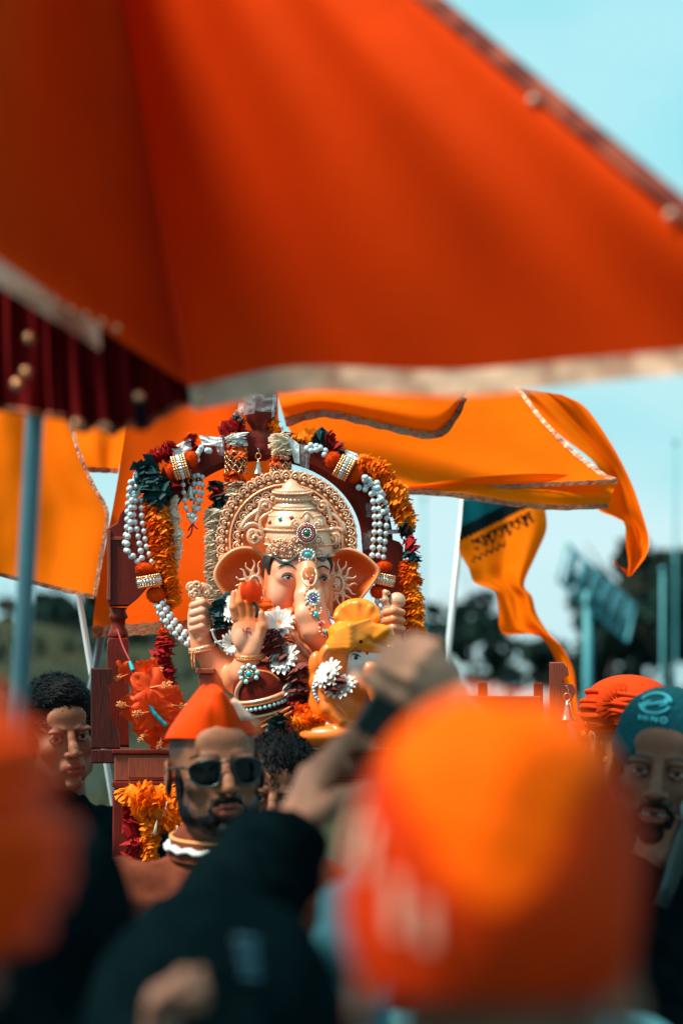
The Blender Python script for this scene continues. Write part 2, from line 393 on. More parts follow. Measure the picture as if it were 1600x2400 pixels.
M['hibiscus'] = mat('hibiscus_petal', (.95, .095, .010), .55, var=.18, nscale=40, trans=.4, spec=.3)
M['stamen'] = mat('stamen', (.90, .36, .12), .7, var=.1)
M['pompom'] = mat('rust_wool', (.66, .060, .006), .95, var=.3, nscale=160, spec=.0)
M['teal_thread'] = mat('teal_thread', (.01, .42, .50), .6, var=.2, nscale=200)
M['string'] = mat('red_string', (.30, .02, .02), .7)
M['white_tape'] = mat('white_ribbon', (.78, .80, .80), .35, var=.1, nscale=60, bump=.8, bscale=120)
M['film'] = mat('clear_wrap', (.85, .92, .95), .08, var=.1, alpha=.22, bump=1.0, bscale=140, coat=.5)
M['brass'] = mat('brass_bell', (.55, .46, .38), .22, .9, var=.12, nscale=60)
M['steel'] = mat('steel_pole', (.10, .24, .29), .30, .6, var=.12, nscale=14)
M['pole_white'] = mat('white_pole', (.50, .62, .66), .35, .1, var=.06, nscale=20)
M['pole_dark'] = mat('blue_grey_pole', (.07, .14, .17), .35, .3, var=.1, nscale=20)
M['skin'] = mat('skin', (1, 1, 1), .55, var=.10, nscale=70, vcol=True, sss=.05, bump=.25, bscale=700, spec=.28)
M['black_cloth'] = mat('black_jacket_cloth', (.0022, .0075, .0095), .9, var=.25, nscale=30, bump=.2, bscale=300, spec=.0)
M['navy_cloth'] = mat('dark_navy_cloth', (.003, .014, .019), .9, var=.25, nscale=30, bump=.2, bscale=300, spec=.0)
M['kurta'] = mat('rust_brown_kurta', (.16, .042, .022), .9, var=.2, nscale=25, bump=.4, bscale=300, spec=.05)
M['braid'] = mat('white_braid', (.62, .68, .68), .8, var=.1, bump=.8, bscale=400)
M['cap'] = cloth('orange_cap_cloth', (.74, .058, .003), .12, rough=.5, fold=.2)
M['turban_near'] = cloth('orange_turban_cloth', (.95, .108, .001), .10, rough=.7)
M['turban_red'] = cloth('red_orange_turban', (.72, .055, .008), .15)
M['brocade'] = mat('pale_brocade', (.66, .34, .24), .6, .0, var=.2, nscale=60)
M['beanie'] = mat('teal_knit', (.010, .085, .105), .95, spec=.05, var=.2, nscale=160, bump=.8, bscale=300)
M['stitch'] = mat('pale_teal_embroidery', (.08, .60, .70), .7, var=.1)
M['dark_lens'] = mat('dark_lens', (.0015, .003, .004), .15, 0, var=0, spec=.10)
M['metal_frame'] = mat('sunglass_frame', (.03, .05, .055), .3, .8)
M['lip_paint'] = mat('red_paint', (.40, .06, .04), .5)
M['print_white'] = mat('pale_print', (.72, .50, .38), .6, var=.15)
M['blue_print'] = mat('blue_print', (.008, .07, .11), .6, var=.1)
M['phone'] = mat('phone_case', (.012, .030, .030), .35, var=.1)
M['mic'] = mat('grey_microphone', (.30, .46, .50), .4, .3, var=.1, bump=.8, bscale=600)
M['light_blue'] = mat('light_blue_cloth', (.10, .44, .55), .7, var=.15)
M['trousers'] = mat('dark_trousers', (.010, .016, .020), .85, var=.2, nscale=30)
M['shoe'] = mat('black_shoe', (.008, .008, .009), .4)
M['asphalt'] = mat('asphalt', (.040, .050, .052), .95, spec=.1, var=.3, nscale=30, bump=.6, bscale=120)
M['bank'] = mat('rough_grass', (.045, .050, .030), .95, spec=.0, var=.5, nscale=1.6, bump=.5, bscale=8, col2=(.020, .030, .024))
M['leaf'] = mat('leaf', (.016, .040, .034), .7, var=.5, nscale=.8, trans=.15, spec=.05)
M['leaf2'] = mat('olive_leaf', (.024, .032, .024), .7, var=.5, nscale=.8, trans=.15, spec=.05)
M['bark'] = mat('bark', (.07, .055, .045), .9, var=.3, nscale=12, bump=.6, bscale=30)
M['galv'] = mat('teal_grey_steel', (.07, .34, .40), .6, .0, var=.1, nscale=4)
M['panel'] = mat('solar_panel_glass', (.05, .26, .32), .25, .1, var=.1, nscale=2)
M['car_white'] = mat('white_car_paint', (.62, .74, .76), .25, 0, var=.03, coat=.8)
M['car_glass'] = mat('car_glass', (.01, .03, .035), .08, 0, var=.05, coat=.5)
M['tyre'] = mat('tyre', (.012, .013, .014), .8)
M['kiosk'] = mat('pale_painted_metal', (.45, .62, .65), .6, var=.1, nscale=3)
M['roof_red'] = mat('red_brown_roof', (.30, .08, .05), .8, var=.2, nscale=3)
M['rib_trim'] = mat('dark_red_brocade_trim', (.13, .016, .010), .6, .0, var=.4, nscale=30, spec=.1, col2=(.24, .05, .025))
M['light_blue_cloth'] = mat('pale_teal_shirt_cloth', (.10, .30, .35), .9, var=.2, nscale=20, spec=.05)
M['idol_hair'] = mat('painted_dark_hair', (.035, .026, .026), .5, var=.4, nscale=200)
M['cap_band'] = cloth('shade_toned_cap_band', (.56, .034, .003), .08, rough=.7)  # same cloth as the crown, its shade put into a deeper red
# ------------------------------------------------------------------ the setting
def struct(name, V, F, m, smooth=False):
    return tag(obj(name, V, F, m, None, smooth, origin=(0, 0, 0)), kind='structure')
struct('ground', [(-400, -20, 0), (400, -20, 0), (400, 900, 0), (-400, 900, 0)], [(0, 1, 2, 3)], M['asphalt'])
n, k = 60, 24                                                          # rough grass bank behind the crowd
xs = np.linspace(-20, 2, n); ys = np.linspace(12, 30, k); X, Y = np.meshgrid(xs, ys, indexing='ij')
Z = 2.15 * np.clip((Y - 12) / 11, 0, 1) ** .8 * np.clip((2 - X) / 2.5, 0, 1) ** .6 + .16 * snoise(np.stack((X, Y, X * 0), -1), 3) * np.clip((Y - 12) / 2.5, 0, 1) * np.clip(2 - X, 0, 1) + .004
V = np.stack((X, Y, Z), -1).reshape(-1, 3); struct('grassy_bank', V, gridF(n, k), M['bank'], True)
bl = rng.uniform((-7, 15), (1, 29), (9000, 2)); mb = []
zb = 2.15 * np.clip((bl[:, 1] - 12) / 11, 0, 1) ** .8 * np.clip((2 - bl[:, 0]) / 2.5, 0, 1) ** .6
ang = rng.uniform(0, 6.28, 9000); hh = rng.uniform(.08, .28, 9000); ww = rng.uniform(.02, .07, 9000)
a = np.stack((np.cos(ang) * ww, np.sin(ang) * ww, 0 * ww), 1); b0 = np.stack((bl[:, 0], bl[:, 1], zb - .1), 1)
V = np.stack((b0 - a, b0 + a, b0 + np.stack((rng.normal(0, .1, 9000), rng.normal(0, .1, 9000), hh), 1)), 1).reshape(-1, 3)
tag(obj('bank_grass', V, np.arange(27000).reshape(-1, 3), M['leaf2'], None, False), 'tufts of rough olive grass covering the bank', 'grass', kind='stuff')

def crown_mesh(name, seed, nl=2600, rx=1.5, rz=1.3, m='leaf', leaf=.17):
    g = np.random.default_rng(seed); cl = g.normal(size=(26, 3)); cl /= np.linalg.norm(cl, axis=1)[:, None]
    cl *= g.uniform(.35, .95, (26, 1)) * np.array((rx, rx, rz)); cr = g.uniform(.18, .42, 26)
    w = g.integers(0, 26, nl); d = g.normal(size=(nl, 3)); d /= np.linalg.norm(d, axis=1)[:, None]
    c = cl[w] + d * (cr[w] * g.uniform(.3, 1, nl) ** .5)[:, None] * np.array((1.1, 1.1, .8))
    u = g.normal(size=(nl, 3)); u /= np.linalg.norm(u, axis=1)[:, None]; v = np.cross(u, g.normal(size=(nl, 3))); v /= np.linalg.norm(v, axis=1)[:, None]
    s = g.uniform(.5, 1.2, (nl, 1)) * leaf
    V = np.stack((c - u * s, c + v * s * .5, c + u * s, c - v * s * .5), 1).reshape(-1, 3)
    me = mesh_np(name, V, np.arange(nl * 4).reshape(-1, 4), None, False); me.materials.append(M[m]); return me
def trunk_mesh(seed, h=2.6):
    g = np.random.default_rng(seed); mb = MB()
    p = spline([(0, 0, -h), (.1, 0, -h * .6), (-.05, .05, -h * .25), (.05, 0, .3)], 9); mb.add(*tube(p, np.linspace(.16, .05, 9), 8))
    for i in range(6):
        s = p[3 + i % 5]; e = s + np.array((g.normal() * .8, g.normal() * .8, g.uniform(.4, 1.1))); mb.add(*tube(spline([s, (s + e) / 2 + g.normal(size=3) * .1, e], 5), np.linspace(.05, .012, 5), 5))
    V, F = mb.arr(); me = mesh_np('trunk', V, F); me.materials.append(M['bark']); return me
CRW = [crown_mesh('crown', 11), crown_mesh('crown', 12, 3000, 1.8, 1.2), crown_mesh('crown', 13, 2400, 1.3, 1.5, 'leaf2')]
TRK = [trunk_mesh(21), trunk_mesh(22), trunk_mesh(23)]
def tree(px, py, Yd, s, k, label, sx=1.0):
    c = P(px, py, Yd); t = thing('tree', label, 'tree', (c[0], c[1], 0), 'trees beyond the crowd')
    inst('crown', CRW[k], c, t, Matrix.Rotation(px, 4, 'Z') @ Matrix.Diagonal((s * sx, s * sx, s, 1)))
    hz = c[2]; inst('trunk', TRK[k], c, t, Matrix.Diagonal((s, s, max(hz, .6) / 2.6, 1)))
for a in ((8, 1500, 70, 1.05, 0, 'dark tree at the photo edge behind the steel parasol pole'), (118, 1500, 72, .85, 1, 'low dark tree just behind the head of the frowning man'),
          (190, 1445, 70, 1.0, 0, 'tallest dark tree under the hem of the yellow-orange flag'), (250, 1470, 78, 1.0, 2, 'olive tree behind the thin flag poles beside the throne post'),
          (400, 1545, 80, .8, 1, 'dark bush-like tree seen through the gap beside the red flower garland'), (330, 1540, 76, .7, 2, 'small olive tree seen between throne post and red garland'),
          (1045, 1500, 80, .95, 0, 'dark tree behind the white pole of the lettered flag'), (1110, 1445, 88, .8, 1, 'round-topped tree beneath the lettered orange flag'),
          (1190, 1520, 80, .95, 1, 'wide dark tree behind the twisting tail of the lettered flag'), (1290, 1555, 84, .75, 2, 'low olive tree between flag tail and solar lamp mast'),
          (1440, 1500, 74, 1.3, 1, 'dark tree directly behind the solar panel lamp'), (1500, 1410, 76, 1.5, 2, 'tall olive-brown tree under the forked pennant tip'),
          (1570, 1450, 72, 1.6, 0, 'dark tree behind the two slim lamp poles near the teal beanie'), (1630, 1420, 78, 1.5, 1, 'tree at the photo edge beyond the two lamp poles'),
          (1350, 1590, 90, .8, 0, 'low dark tree at the foot of the solar lamp mast'), (940, 1545, 86, .9, 0, 'dark tree showing beside the marigold column and raised hand')):
    tree(a[0], a[1], a[2] * .48, a[3] * .50, *a[4:])
def pole(name, label, cat, a, b, r, m, ns=12, group=None, extra=None):
    """pole through two seen points, carried straight on down to the ground"""
    a = np.array(a); b = np.array(b); d = (b - a) / (b[2] - a[2]); g = a + d * (0 - a[2])
    t = thing(name, label, cat, g, group); p = np.linspace(g, b, 4); obj('shaft', *tube(p, r, ns), m, t); return t, b
for px, pyt, Yd, r, lab in ((1582, 1035, 20, .011, 'tall slim lamp pole with small head at the photo edge'), (1552, 1335, 18, .012, 'shorter thick pole just beside the tall slim lamp pole'),
                            (992, 1165, 28, .016, 'faint thin pole rising beside the marigold garland')):
    t, b = pole('lamp_pole', lab, 'pole', P(px, 1640, Yd), P(px, pyt, Yd), r, M['galv'], group='poles beyond the crowd')
    obj('lamp_head', *sphere(b, (r * 2.2, r * 2.2, r * 1.6)), M['galv'], t)
# solar panel lamp
t, b = pole('solar_lamp_mast', 'teal-grey mast carrying a tilted solar panel', 'lamp post', P(1376, 1655, 18), P(1376, 1385, 18), .030, M['galv'])
A, B = P(1318, 1318, 17.7), P(1478, 1462, 18.4); d = (B - A); L = np.linalg.norm(d); d /= L; wv = np.array((.62, .76, .12)); wv -= d * (wv @ d); wv /= np.linalg.norm(wv); nn = np.cross(d, wv)
Rm = Matrix((d, wv, nn)).transposed()
pf = obj('panel_frame', *tube(np.array([A - wv * .15, B - wv * .15, B + wv * .15, A + wv * .15, A - wv * .15]), .014, 6), M['galv'], t)
for i in range(6):
    obj('solar_cell', *box((A + B) / 2 + d * (i - 2.5) * L / 6.3 - nn * .013 * (1 if nn[2] < 0 else -1), (L / 22, .14, .004), Rm), M['panel'], pf)
obj('bracket_arm', *tube([b - (0, 0, .12), (A + B) / 2], .02, 8), M['galv'], t)
def van(px, Yd, Lm, H, label):
    c = P(px, 1600, Yd); x0 = c[0]; t = thing('parked_van', label, 'van', (x0, Yd, 0), 'vans parked beyond the crowd')
    o = [(-.5 * Lm, .45), (-.5 * Lm, H * .95), (-.46 * Lm, H), (.26 * Lm, H), (.33 * Lm, H * .93), (.42 * Lm, H * .58), (.5 * Lm, H * .5), (.5 * Lm, .45)]
    V, F = prism(o, -.9, .9); bo = obj('body', V + (x0, Yd, 0), F, M['car_white'], t, False)
    for xa, xb, xc, xd in ((-.44, -.2, -.2, -.44), (-.17, .08, .08, -.17), (.11, .36, .29, .11)):
        q = [(xa * Lm, H * .62), (xb * Lm, H * .62), (xc * Lm, H * .88), (xd * Lm, H * .88)]
        V, F = prism(q, -.915, -.89); obj('window', V + (x0, Yd, 0), F, M['car_glass'], t, False)
    for wx in (-.3, .33):
        for sy in (-1, 1):
            V, F = lathe([(.1, -.11), (.3, -.11), (.34, -.06), (.34, .06), (.3, .11), (.1, .11)], 18, Matrix.Translation((x0 + wx * Lm, Yd + sy * .82, .34)) @ Matrix.Rotation(R(90), 4, 'X')); obj('wheel', V, F, M['tyre'], t)
van(1205, 105, 5.2, 2.45, 'pale van parked behind the red rail of the palanquin'); van(1085, 125, 5.0, 2.9, 'pale van parked behind the white pole of the lettered flag')

# ------------------------------------------------------------------ wooden palanquin
pal = thing('wooden_palanquin', 'carved dark red wooden palanquin with arched throne back', 'palanquin', (*W(620, 1750, 60)[:2], 0))
a = np.linspace(-.02, np.pi + .02, 49); V = []
for dy in (92, 150):
    for ra, rb, ins in ((300, 262, 0), (227, 190, 0)):
        V.append(np.stack((620 + ra * np.cos(a), np.full(49, dy), -(1270 - rb * np.sin(a))), 1))
for dy in (86,):                                                      # raised middle moulding on the face
    for ra, rb in ((285, 247), (242, 205)): V.append(np.stack((620 + ra * np.cos(a), np.full(49, dy), -(1270 - rb * np.sin(a))), 1))
fo, fi, bo_, bi, mo, mi = range(6); F = []
for q0, q1 in ((fo, mo), (mo, mi), (mi, fi), (fi, bi), (bi, bo_), (bo_, fo)):
    F += [(q0 * 49 + i, q0 * 49 + i + 1, q1 * 49 + i + 1, q1 * 49 + i) for i in range(48)]
arch = obj('arch', WA(np.vstack(V)), F, M['wood'], pal, False)
def wpoly(name, poly, d0, d1, m, parent): 
    V, F = prism([(x, -y) for x, y in poly], d0, d1); return obj(name, WA(V), F, m, parent, False)
wpoly('post_block', [(250, 1240), (262, 1232), (275, 1224), (283, 1200), (303, 1178), (340, 1160), (372, 1190), (393, 1262), (392, 1290), (382, 1330), (348, 1375), (324, 1402), (300, 1422), (256, 1422), (250, 1405)], 84, 156, M['wood'], pal)
wpoly('post_block', [(945, 1282), (936, 1270), (912, 1262), (900, 1210), (884, 1170), (856, 1200), (847, 1262), (849, 1300), (862, 1345), (888, 1385), (905, 1402), (940, 1402), (945, 1390)], 84, 156, M['wood'], pal)
for x in (277, 925):
    V, F = lathe([(r, -y) for r, y in ((22, 1424), (17, 1432), (20, 1440), (23, 1447), (17, 1453), (16, 1470), (21, 1480), (24, 1488), (22, 1498))][::-1], 18); V[:, 0] += x; V[:, 1] += 118; obj('turned_spindle', WA(V), F, M['wood'], pal)
    b = [(x - 26, 1505), (x - 22, 1495), (x + 22, 1495), (x + 26, 1505), (x + 26, 1752), (x - 26, 1752)]; wpoly('square_post', b, 92, 146, M['wood'], pal)
V, F = lathe([(r, -y) for r, y in ((26, 1066), (29, 1056), (30, 1042), (27, 1037), (30, 1029), (24, 1021), (20, 1009), (25, 1000), (33, 988), (37, 968), (37, 950), (35, 938), (38, 932), (30, 912), (12, 900), (3, 885))], 26); V[:, 0] += 611; V[:, 1] += 112; obj('finial', WA(V), F, M['wood'], pal)
def ring_bar(name, x0, x1, y0, y1, d0, d1, m, parent, bev=3):
    V, F = box(((x0 + x1) / 2, (d0 + d1) / 2, -(y0 + y1) / 2), ((x1 - x0) / 2, (d1 - d0) / 2, (y1 - y0) / 2), None, bev); return obj(name, WA(V), F, m, parent, False)
plat = ring_bar('platform', 268, 1262, 1768, 1832, -86, 330, M['wood_pale'], pal)
ring_bar('moulding', 262, 1268, 1756, 1768, -92, 336, M['wood'], pal); ring_bar('moulding', 262, 1268, 1832, 1846, -92, 336, M['wood'], pal)
for i in range(4): ring_bar('side_panel', 300 + i * 240, 520 + i * 240, 1776, 1824, -89, -85, M['wood_pale'], plat)
wpoly('carved_bracket', [(213, 1566), (262, 1566), (264, 1600), (250, 1606), (258, 1622), (256, 1668), (264, 1690), (276, 1708), (282, 1756), (213, 1756)], -70, -30, M['wood_dark'], pal)
wpoly('carved_bracket', [(1287, 1552), (1318, 1552), (1330, 1564), (1333, 1582), (1316, 1591), (1318, 1600), (1342, 1604), (1351, 1620), (1340, 1640), (1320, 1660), (1328, 1692), (1334, 1756), (1287, 1756)], -150, -100, M['wood_pale'], pal)
ring_bar('bracket_foot', 213, 290, 1757, 1790, -72, -28, M['wood_dark'], pal); ring_bar('bracket_foot', 1270, 1340, 1757, 1800, -152, -60, M['wood_dark'], pal)
ring_bar('back_rail', 985, 1268, 1632, 1690, 250, 290, M['wood_pale'], pal); ring_bar('back_rail', 985, 1268, 1702, 1720, 252, 288, M['wood'], pal)
for x in (1000, 1120, 1250): ring_bar('rail_post', x, x + 22, 1600, 1756, 292, 320, M['wood'], pal)
ring_bar('armrest', 458, 505, 1566, 1580, -40, 40, M['wood_pale'], pal); ring_bar('armrest_post', 466, 498, 1580, 1756, -35, 5, M['wood_pale'], pal)
for x in (300, 1200):
    for d in (-50, 280):
        b = W(x, 1846, d); obj('leg', *box((b[0], b[1], b[2] / 2), (.03, .03, b[2] / 2 - .002), None, .004), M['wood'], pal, False)
def bell(px, py, dy, s, label, hook=26):
    """py = rim of the bell, s = rim radius in px"""
    c = W(px, py, dy); t = thing('brass_bell', label, 'bell', c, 'small brass bells on the palanquin'); u = s * U
    V, F = lathe([(1.02 * u, 0), (1.0 * u, .12 * u), (.80 * u, .35 * u), (.62 * u, .9 * u), (.46 * u, 1.5 * u), (.34 * u, 1.85 * u), (.36 * u, 1.95 * u), (.2 * u, 2.1 * u), (.12 * u, 2.5 * u), (.0, 2.55 * u)], 20); obj('cup', V + c, F, M['brass'], t)
    a = np.linspace(0, 2 * np.pi, 15); obj('ring', *tube(np.stack((.42 * u * np.cos(a), 0 * a, 2.9 * u + .5 * u * np.sin(a)), 1) + c, .11 * u, 6, False), M['copper_bead'], t)
    obj('hook', *tube(spline(np.array([(0, 0, 3.3), (.15, 0, 3.8), (-.1, 0, 4.3), (.0, 0, hook / s + 3)]) * u + c, 10), .06 * u, 5), M['brass'], t)
    obj('clapper', *sphere(c + (0, 0, -.12 * u), .22 * u), M['brass'], t)
bell(605, 1112, 60, 15, 'brass bell hanging under the finial above the gold crown', 10)
bell(447, 1170, 70, 15, 'brass bell hanging among the pearl drops under the arch')
bell(1329, 1689, -165, 18, 'brass bell hanging on the carved bracket beside the beanie')

# ------------------------------------------------------------------ flags
def strip(La, Lb, n, mcols, Yd, wave=.03, seed=0, ya=0, yb=0):
    """cloth between two seen polylines; wavy in depth"""
    a = spline([(*q[:2],) for q in La], n); b = spline([(*q[:2],) for q in Lb], n)
    w = np.linspace(0, 1, mcols)[None, :, None]; g = a[:, None] * (1 - w) + b[:, None] * w
    uu = np.repeat(np.linspace(0, 1, n)[:, None], mcols, 1); vv = np.repeat(w[:, :, 0], n, 0)
    q = np.stack((uu * 3, vv * 3.5, uu * 0), -1)
    Y = Yd + wave * (.8 * np.sin(vv * 6.5 + uu * 1.6 + seed) + .35 * np.sin(vv * 13 - uu * 2.2 + seed * 2.3) + .35 * np.sin(uu * 5 + seed + vv)) + .06 * wave * snoise(q * 2.2, seed + 5) + ya * uu + yb * vv
    V = np.array([P(x, y, d) for (x, y), d in zip(g.reshape(-1, 2), Y.reshape(-1))]); return V, gridF(n, mcols), uu.reshape(-1), vv.reshape(-1)
def trim(V2, wpx, Yoff, m, parent, name='gold_trim', thick=True):
    """ribbon of crinkled foil along a world polyline V2, hanging wpx below it"""
    p = np.asarray(V2, float); t = np.gradient(p, axis=0); t /= np.linalg.norm(t, axis=1)[:, None]
    up = np.cross(t, (0, 1, 0)); up /= np.linalg.norm(up, axis=1)[:, None]; n = len(p); w = wpx * U * (1 + .12 * np.sin(np.arange(n) * 1.7))[:, None]
    d = np.array((0, Yoff, 0)); c = np.array((0, -.004, 0)) * np.sin(np.arange(n) * 2.3)[:, None]
    V = np.vstack((p + d - up * w * .5, p + d + c + up * w * 0, p + d + up * w * .5)); F = []
    for r in (0, 1): F += [(r * n + i, r * n + i + 1, (r + 1) * n + i + 1, (r + 1) * n + i) for i in range(n - 1)]
    return obj(name, V, F, m, parent)
def flag(label, La, Lb, n, mc, Yd, mt, wave=.03, seed=1, trims=(), ya=-.16, yb=0, name='saffron_flag', pole_=None, group='saffron flags round the palanquin', wt=11):
    V, F, uu, vv = strip(La, Lb, n, mc, Yd, wave, seed, ya, yb)
    base = V.mean(0); t = thing(name, label, 'flag', base, group); o = obj('cloth', V, F, mt, t); G = V.reshape(n, mc, 3)
    for e in trims:
        p = {'a': G[:, 0], 'b': G[:, -1], 'top': G[0], 'end': G[-1]}[e]
        trim(p, wt, -.006, M['foil'], t)
    if pole_:
        a, b, r, mm = pole_; a = P(*a); b = P(*b); d = (b - a) / (b[2] - a[2]); g = a - d * a[2]; obj('pole', *tube(np.linspace(g, b, 4), r, 10), mm, t)
    return t
flag('yellow-orange flag hanging behind the steel parasol pole', [(-70, 930), (-70, 1100), (-70, 1330)], [(165, 940), (176, 1030), (212, 1125), (243, 1180), (252, 1215), (238, 1300), (222, 1400)], 30, 26, 5.75, M['saffron'], .025, 3, ('b', 'end'),
     pole_=((212, 1562, 5.85), (182, 1380, 5.8), .0075, M['pole_white']))
flag('small orange flag with dark hem in the gap beside the throne', [(150, 960), (168, 1040), (186, 1100)], [(300, 960), (292, 1040), (278, 1104)], 14, 14, 6.05, M['saffron'], .02, 8, ('end',), wt=14)
flag('deep orange flag draped behind the throne arch', [(310, 900), (275, 1130), (243, 1300), (222, 1420), (217, 1482)], [(650, 900), (655, 1100), (648, 1250), (640, 1380), (640, 1455)], 40, 44, 5.72, M['saffron_deep'], .030, 12, ('end',),
     pole_=((205, 1655, 5.80), (240, 1480, 5.75), .011, M['pole_dark']), wt=30)
flag('wide orange flag with foil hem stretched behind the throne top', [(640, 880), (668, 985), (720, 1060), (840, 1120), (945, 1152)], [(1210, 905), (1262, 975), (1330, 1048), (1400, 1105), (1446, 1128)], 36, 50, 6.0, M['saffron'], .016, 22, ('b', 'end'), yb=-.05, ya=-.2)
Lh = spline([(945, 1152), (1060, 1160), (1190, 1180), (1300, 1190), (1424, 1186)], 30); Lt = spline([(945, 1140), (1100, 1120), (1250, 1110), (1360, 1115), (1446, 1128)], 30)
flag('hem fold of orange cloth with crinkled foil edge beneath the wide flag', [tuple(q) for q in Lt], [tuple(q) for q in Lh], 30, 12, 5.78, M['saffron'], .008, 5, ('b',), wt=14, ya=0)
flag('orange cloth with loose wavy foil ribbon above the finial', [(640, 860), (800, 860), (1000, 860), (1120, 870)], [(668, 990), (760, 968), (880, 992), (1000, 1018), (1046, 1000), (1085, 930)], 34, 14, 5.86, M['saffron'], .02, 31, ('b',), wt=26)
flag('long orange pennant with curling forked tail against the sky', [(1200, 905), (1300, 1010), (1400, 1095), (1395, 1185), (1440, 1212), (1464, 1228), (1465, 1275), (1472, 1318), (1470, 1352)], [(1318, 925), (1372, 955), (1432, 1040), (1474, 1120), (1500, 1190), (1520, 1262), (1515, 1300), (1492, 1332), (1478, 1350)], 40, 16, 6.35, M['saffron'], .05, 41, name='orange_pennant')
t = bpy.data.objects['orange_pennant']; V, F, _, _ = strip([(1436, 1312), (1450, 1326), (1470, 1352)], [(1438, 1324), (1462, 1332), (1482, 1338)], 10, 6, 6.33, .01, 2); obj('tail', V, F, M['saffron_deep'], t)
# printed flag: orange cloth, dark teal corner and dark lettering
La = [(1084, 1170), (1080, 1230), (1075, 1288), (1098, 1332), (1112, 1366), (1160, 1386), (1168, 1430), (1178, 1484), (1262, 1490), (1308, 1560), (1332, 1640), (1340, 1700)]
Lb = [(1272, 1170), (1279, 1205), (1279, 1245), (1256, 1300), (1228, 1368), (1246, 1398), (1258, 1440), (1286, 1484), (1318, 1518), (1344, 1570), (1352, 1640), (1356, 1700)]
n, mc = 150, 70; V, F, uu, vv = strip(La, Lb, n, mc, 6.8, .035, 55, -.2)
ga = spline(La, n); gb = spline(Lb, n); w = np.linspace(0, 1, mc)[None, :, None]; g = (ga[:, None] * (1 - w) + gb[:, None] * w).reshape(-1, 2)
C = np.tile((.98, .205, .002), (n * mc, 1)); e = (g[:, 1] - 1262) + (g[:, 0] - 1078) * .50
C[e < 0] = (.004, .11, .14); band = (e > -26) & (e < 6); C[band] = (.004, .012, .014)
al = (g[:, 0] - 1078) * .89 - (g[:, 1] - 1262) * .45; ac = e * .89                     # lettering band follows the slanting edge
st = (ac > 16) & (ac < 52) & (al > 20) & (al < 175)
let = (np.sin(al * .42) > .35) & (ac < 38 + 10 * np.sin(al * .13)) | (np.abs(ac - 19 - 3 * np.sin(al * .25)) < 3.5) | (np.abs((ac - 34) - 7 * np.sin(al * .3)) < 2.6)
C[st & let] = (.012, .010, .010); C[(np.abs(ac - 58 - 4 * np.sin(al * .4)) < 3) & (al > 0) & (al < 90)] = (.012, .012, .012)
pf = thing('lettered_flag', 'orange flag with dark teal corner and black lettering, tail twisting down', 'flag', V.mean(0), 'saffron flags round the palanquin')
obj('cloth', V, F, M['print_flag'], pf, col=C)
a, b = P(1046, 1560, 6.85), P(1088, 1150, 6.82); d = (b - a) / (b[2] - a[2]); obj('pole', *tube(np.linspace(a - d * a[2], b, 4), .0095, 10), M['pole_white'], pf)
# ------------------------------------------------------------------ the enthroned statue (statue coordinates: x px, y px back, z = -py)
def S(x, y, d=0.0): return (x, d, -y)
PE, OR, LT = (.86, .315, .150), (.88, .17, .012), (.86, .43, .29)       # peach, airbrushed orange, pale peach paint
idol = thing('elephant_headed_statue', 'seated elephant-headed statue with gold crown on the wooden throne', 'statue', W(690, 1750, 0))
s = Sdf()
s.ell(S(692, 1345, 5), (72, 66, 78), 0, PE)                            # skull and face
s.ell(S(660, 1390, -24), (32, 30, 46), 14, LT); s.ell(S(752, 1394, -20), (22, 28, 44), 14, PE)
s.ell(S(690, 1330, -42), (46, 22, 26), 16, LT); s.ell(S(752, 1330, -38), (22, 20, 24), 14, LT)
s.ell(S(674, 1353, -50), (25, 13, 14), 12, LT); s.ell(S(757, 1356, -40), (16, 13, 13), 12, LT)
s.ell(S(688, 1446, -30), (30, 26, 26), 14, OR)
s.chain([S(722, 1316, -54), S(722, 1358, -76), S(725, 1400, -96), S(730, 1440, -108), S(743, 1478, -112), S(770, 1504, -110), S(808, 1512, -104), S(840, 1492, -102)], [20, 27, 35, 38, 36, 29, 24, 19], 7, PE)
s.chain([S(704, 1396, -112), S(708, 1440, -128), S(720, 1480, -132)], [10, 11, 9], 14, LT)      # highlight along the trunk flank, put in as paler colour
s.chain([S(700, 1452, -80), S(716, 1490, -88), S(745, 1516, -88), S(790, 1526, -84)], [12, 14, 15, 12], 10, OR)
s.ell(S(690, 1508, 12), (105, 62, 74), 22, PE); s.ell(S(700, 1625, 5), (150, 100, 125), 24, PE)   # chest, belly
s.ell(S(600, 1690, -70), (120, 60, 55), 18, PE); s.ell(S(790, 1700, -60), (130, 60, 50), 18, PE)  # folded legs
# rear raised arm on the pearl side, fist
s.chain([S(600, 1548, 34), S(520, 1578, 20), S(474, 1512, 2)], [44, 40, 26], 12, PE); s.cone(S(474, 1512, 2), S(468, 1470, -4), 26, 27, 8, PE)
s.ell(S(463, 1450, -6), (24, 22, 46), 8, LT)
for i, (y, r) in enumerate(((1416, 10), (1434, 11), (1453, 11), (1471, 10))): s.chain([S(452, y + 4, -24), S(474, y - 3, -30), S(490, y + 5, -16)], [r, r, r * .85], 3, LT if i % 2 else PE)
s.cone(S(470, 1500, -20), S(488, 1472, -22), 10, 8, 4, PE)
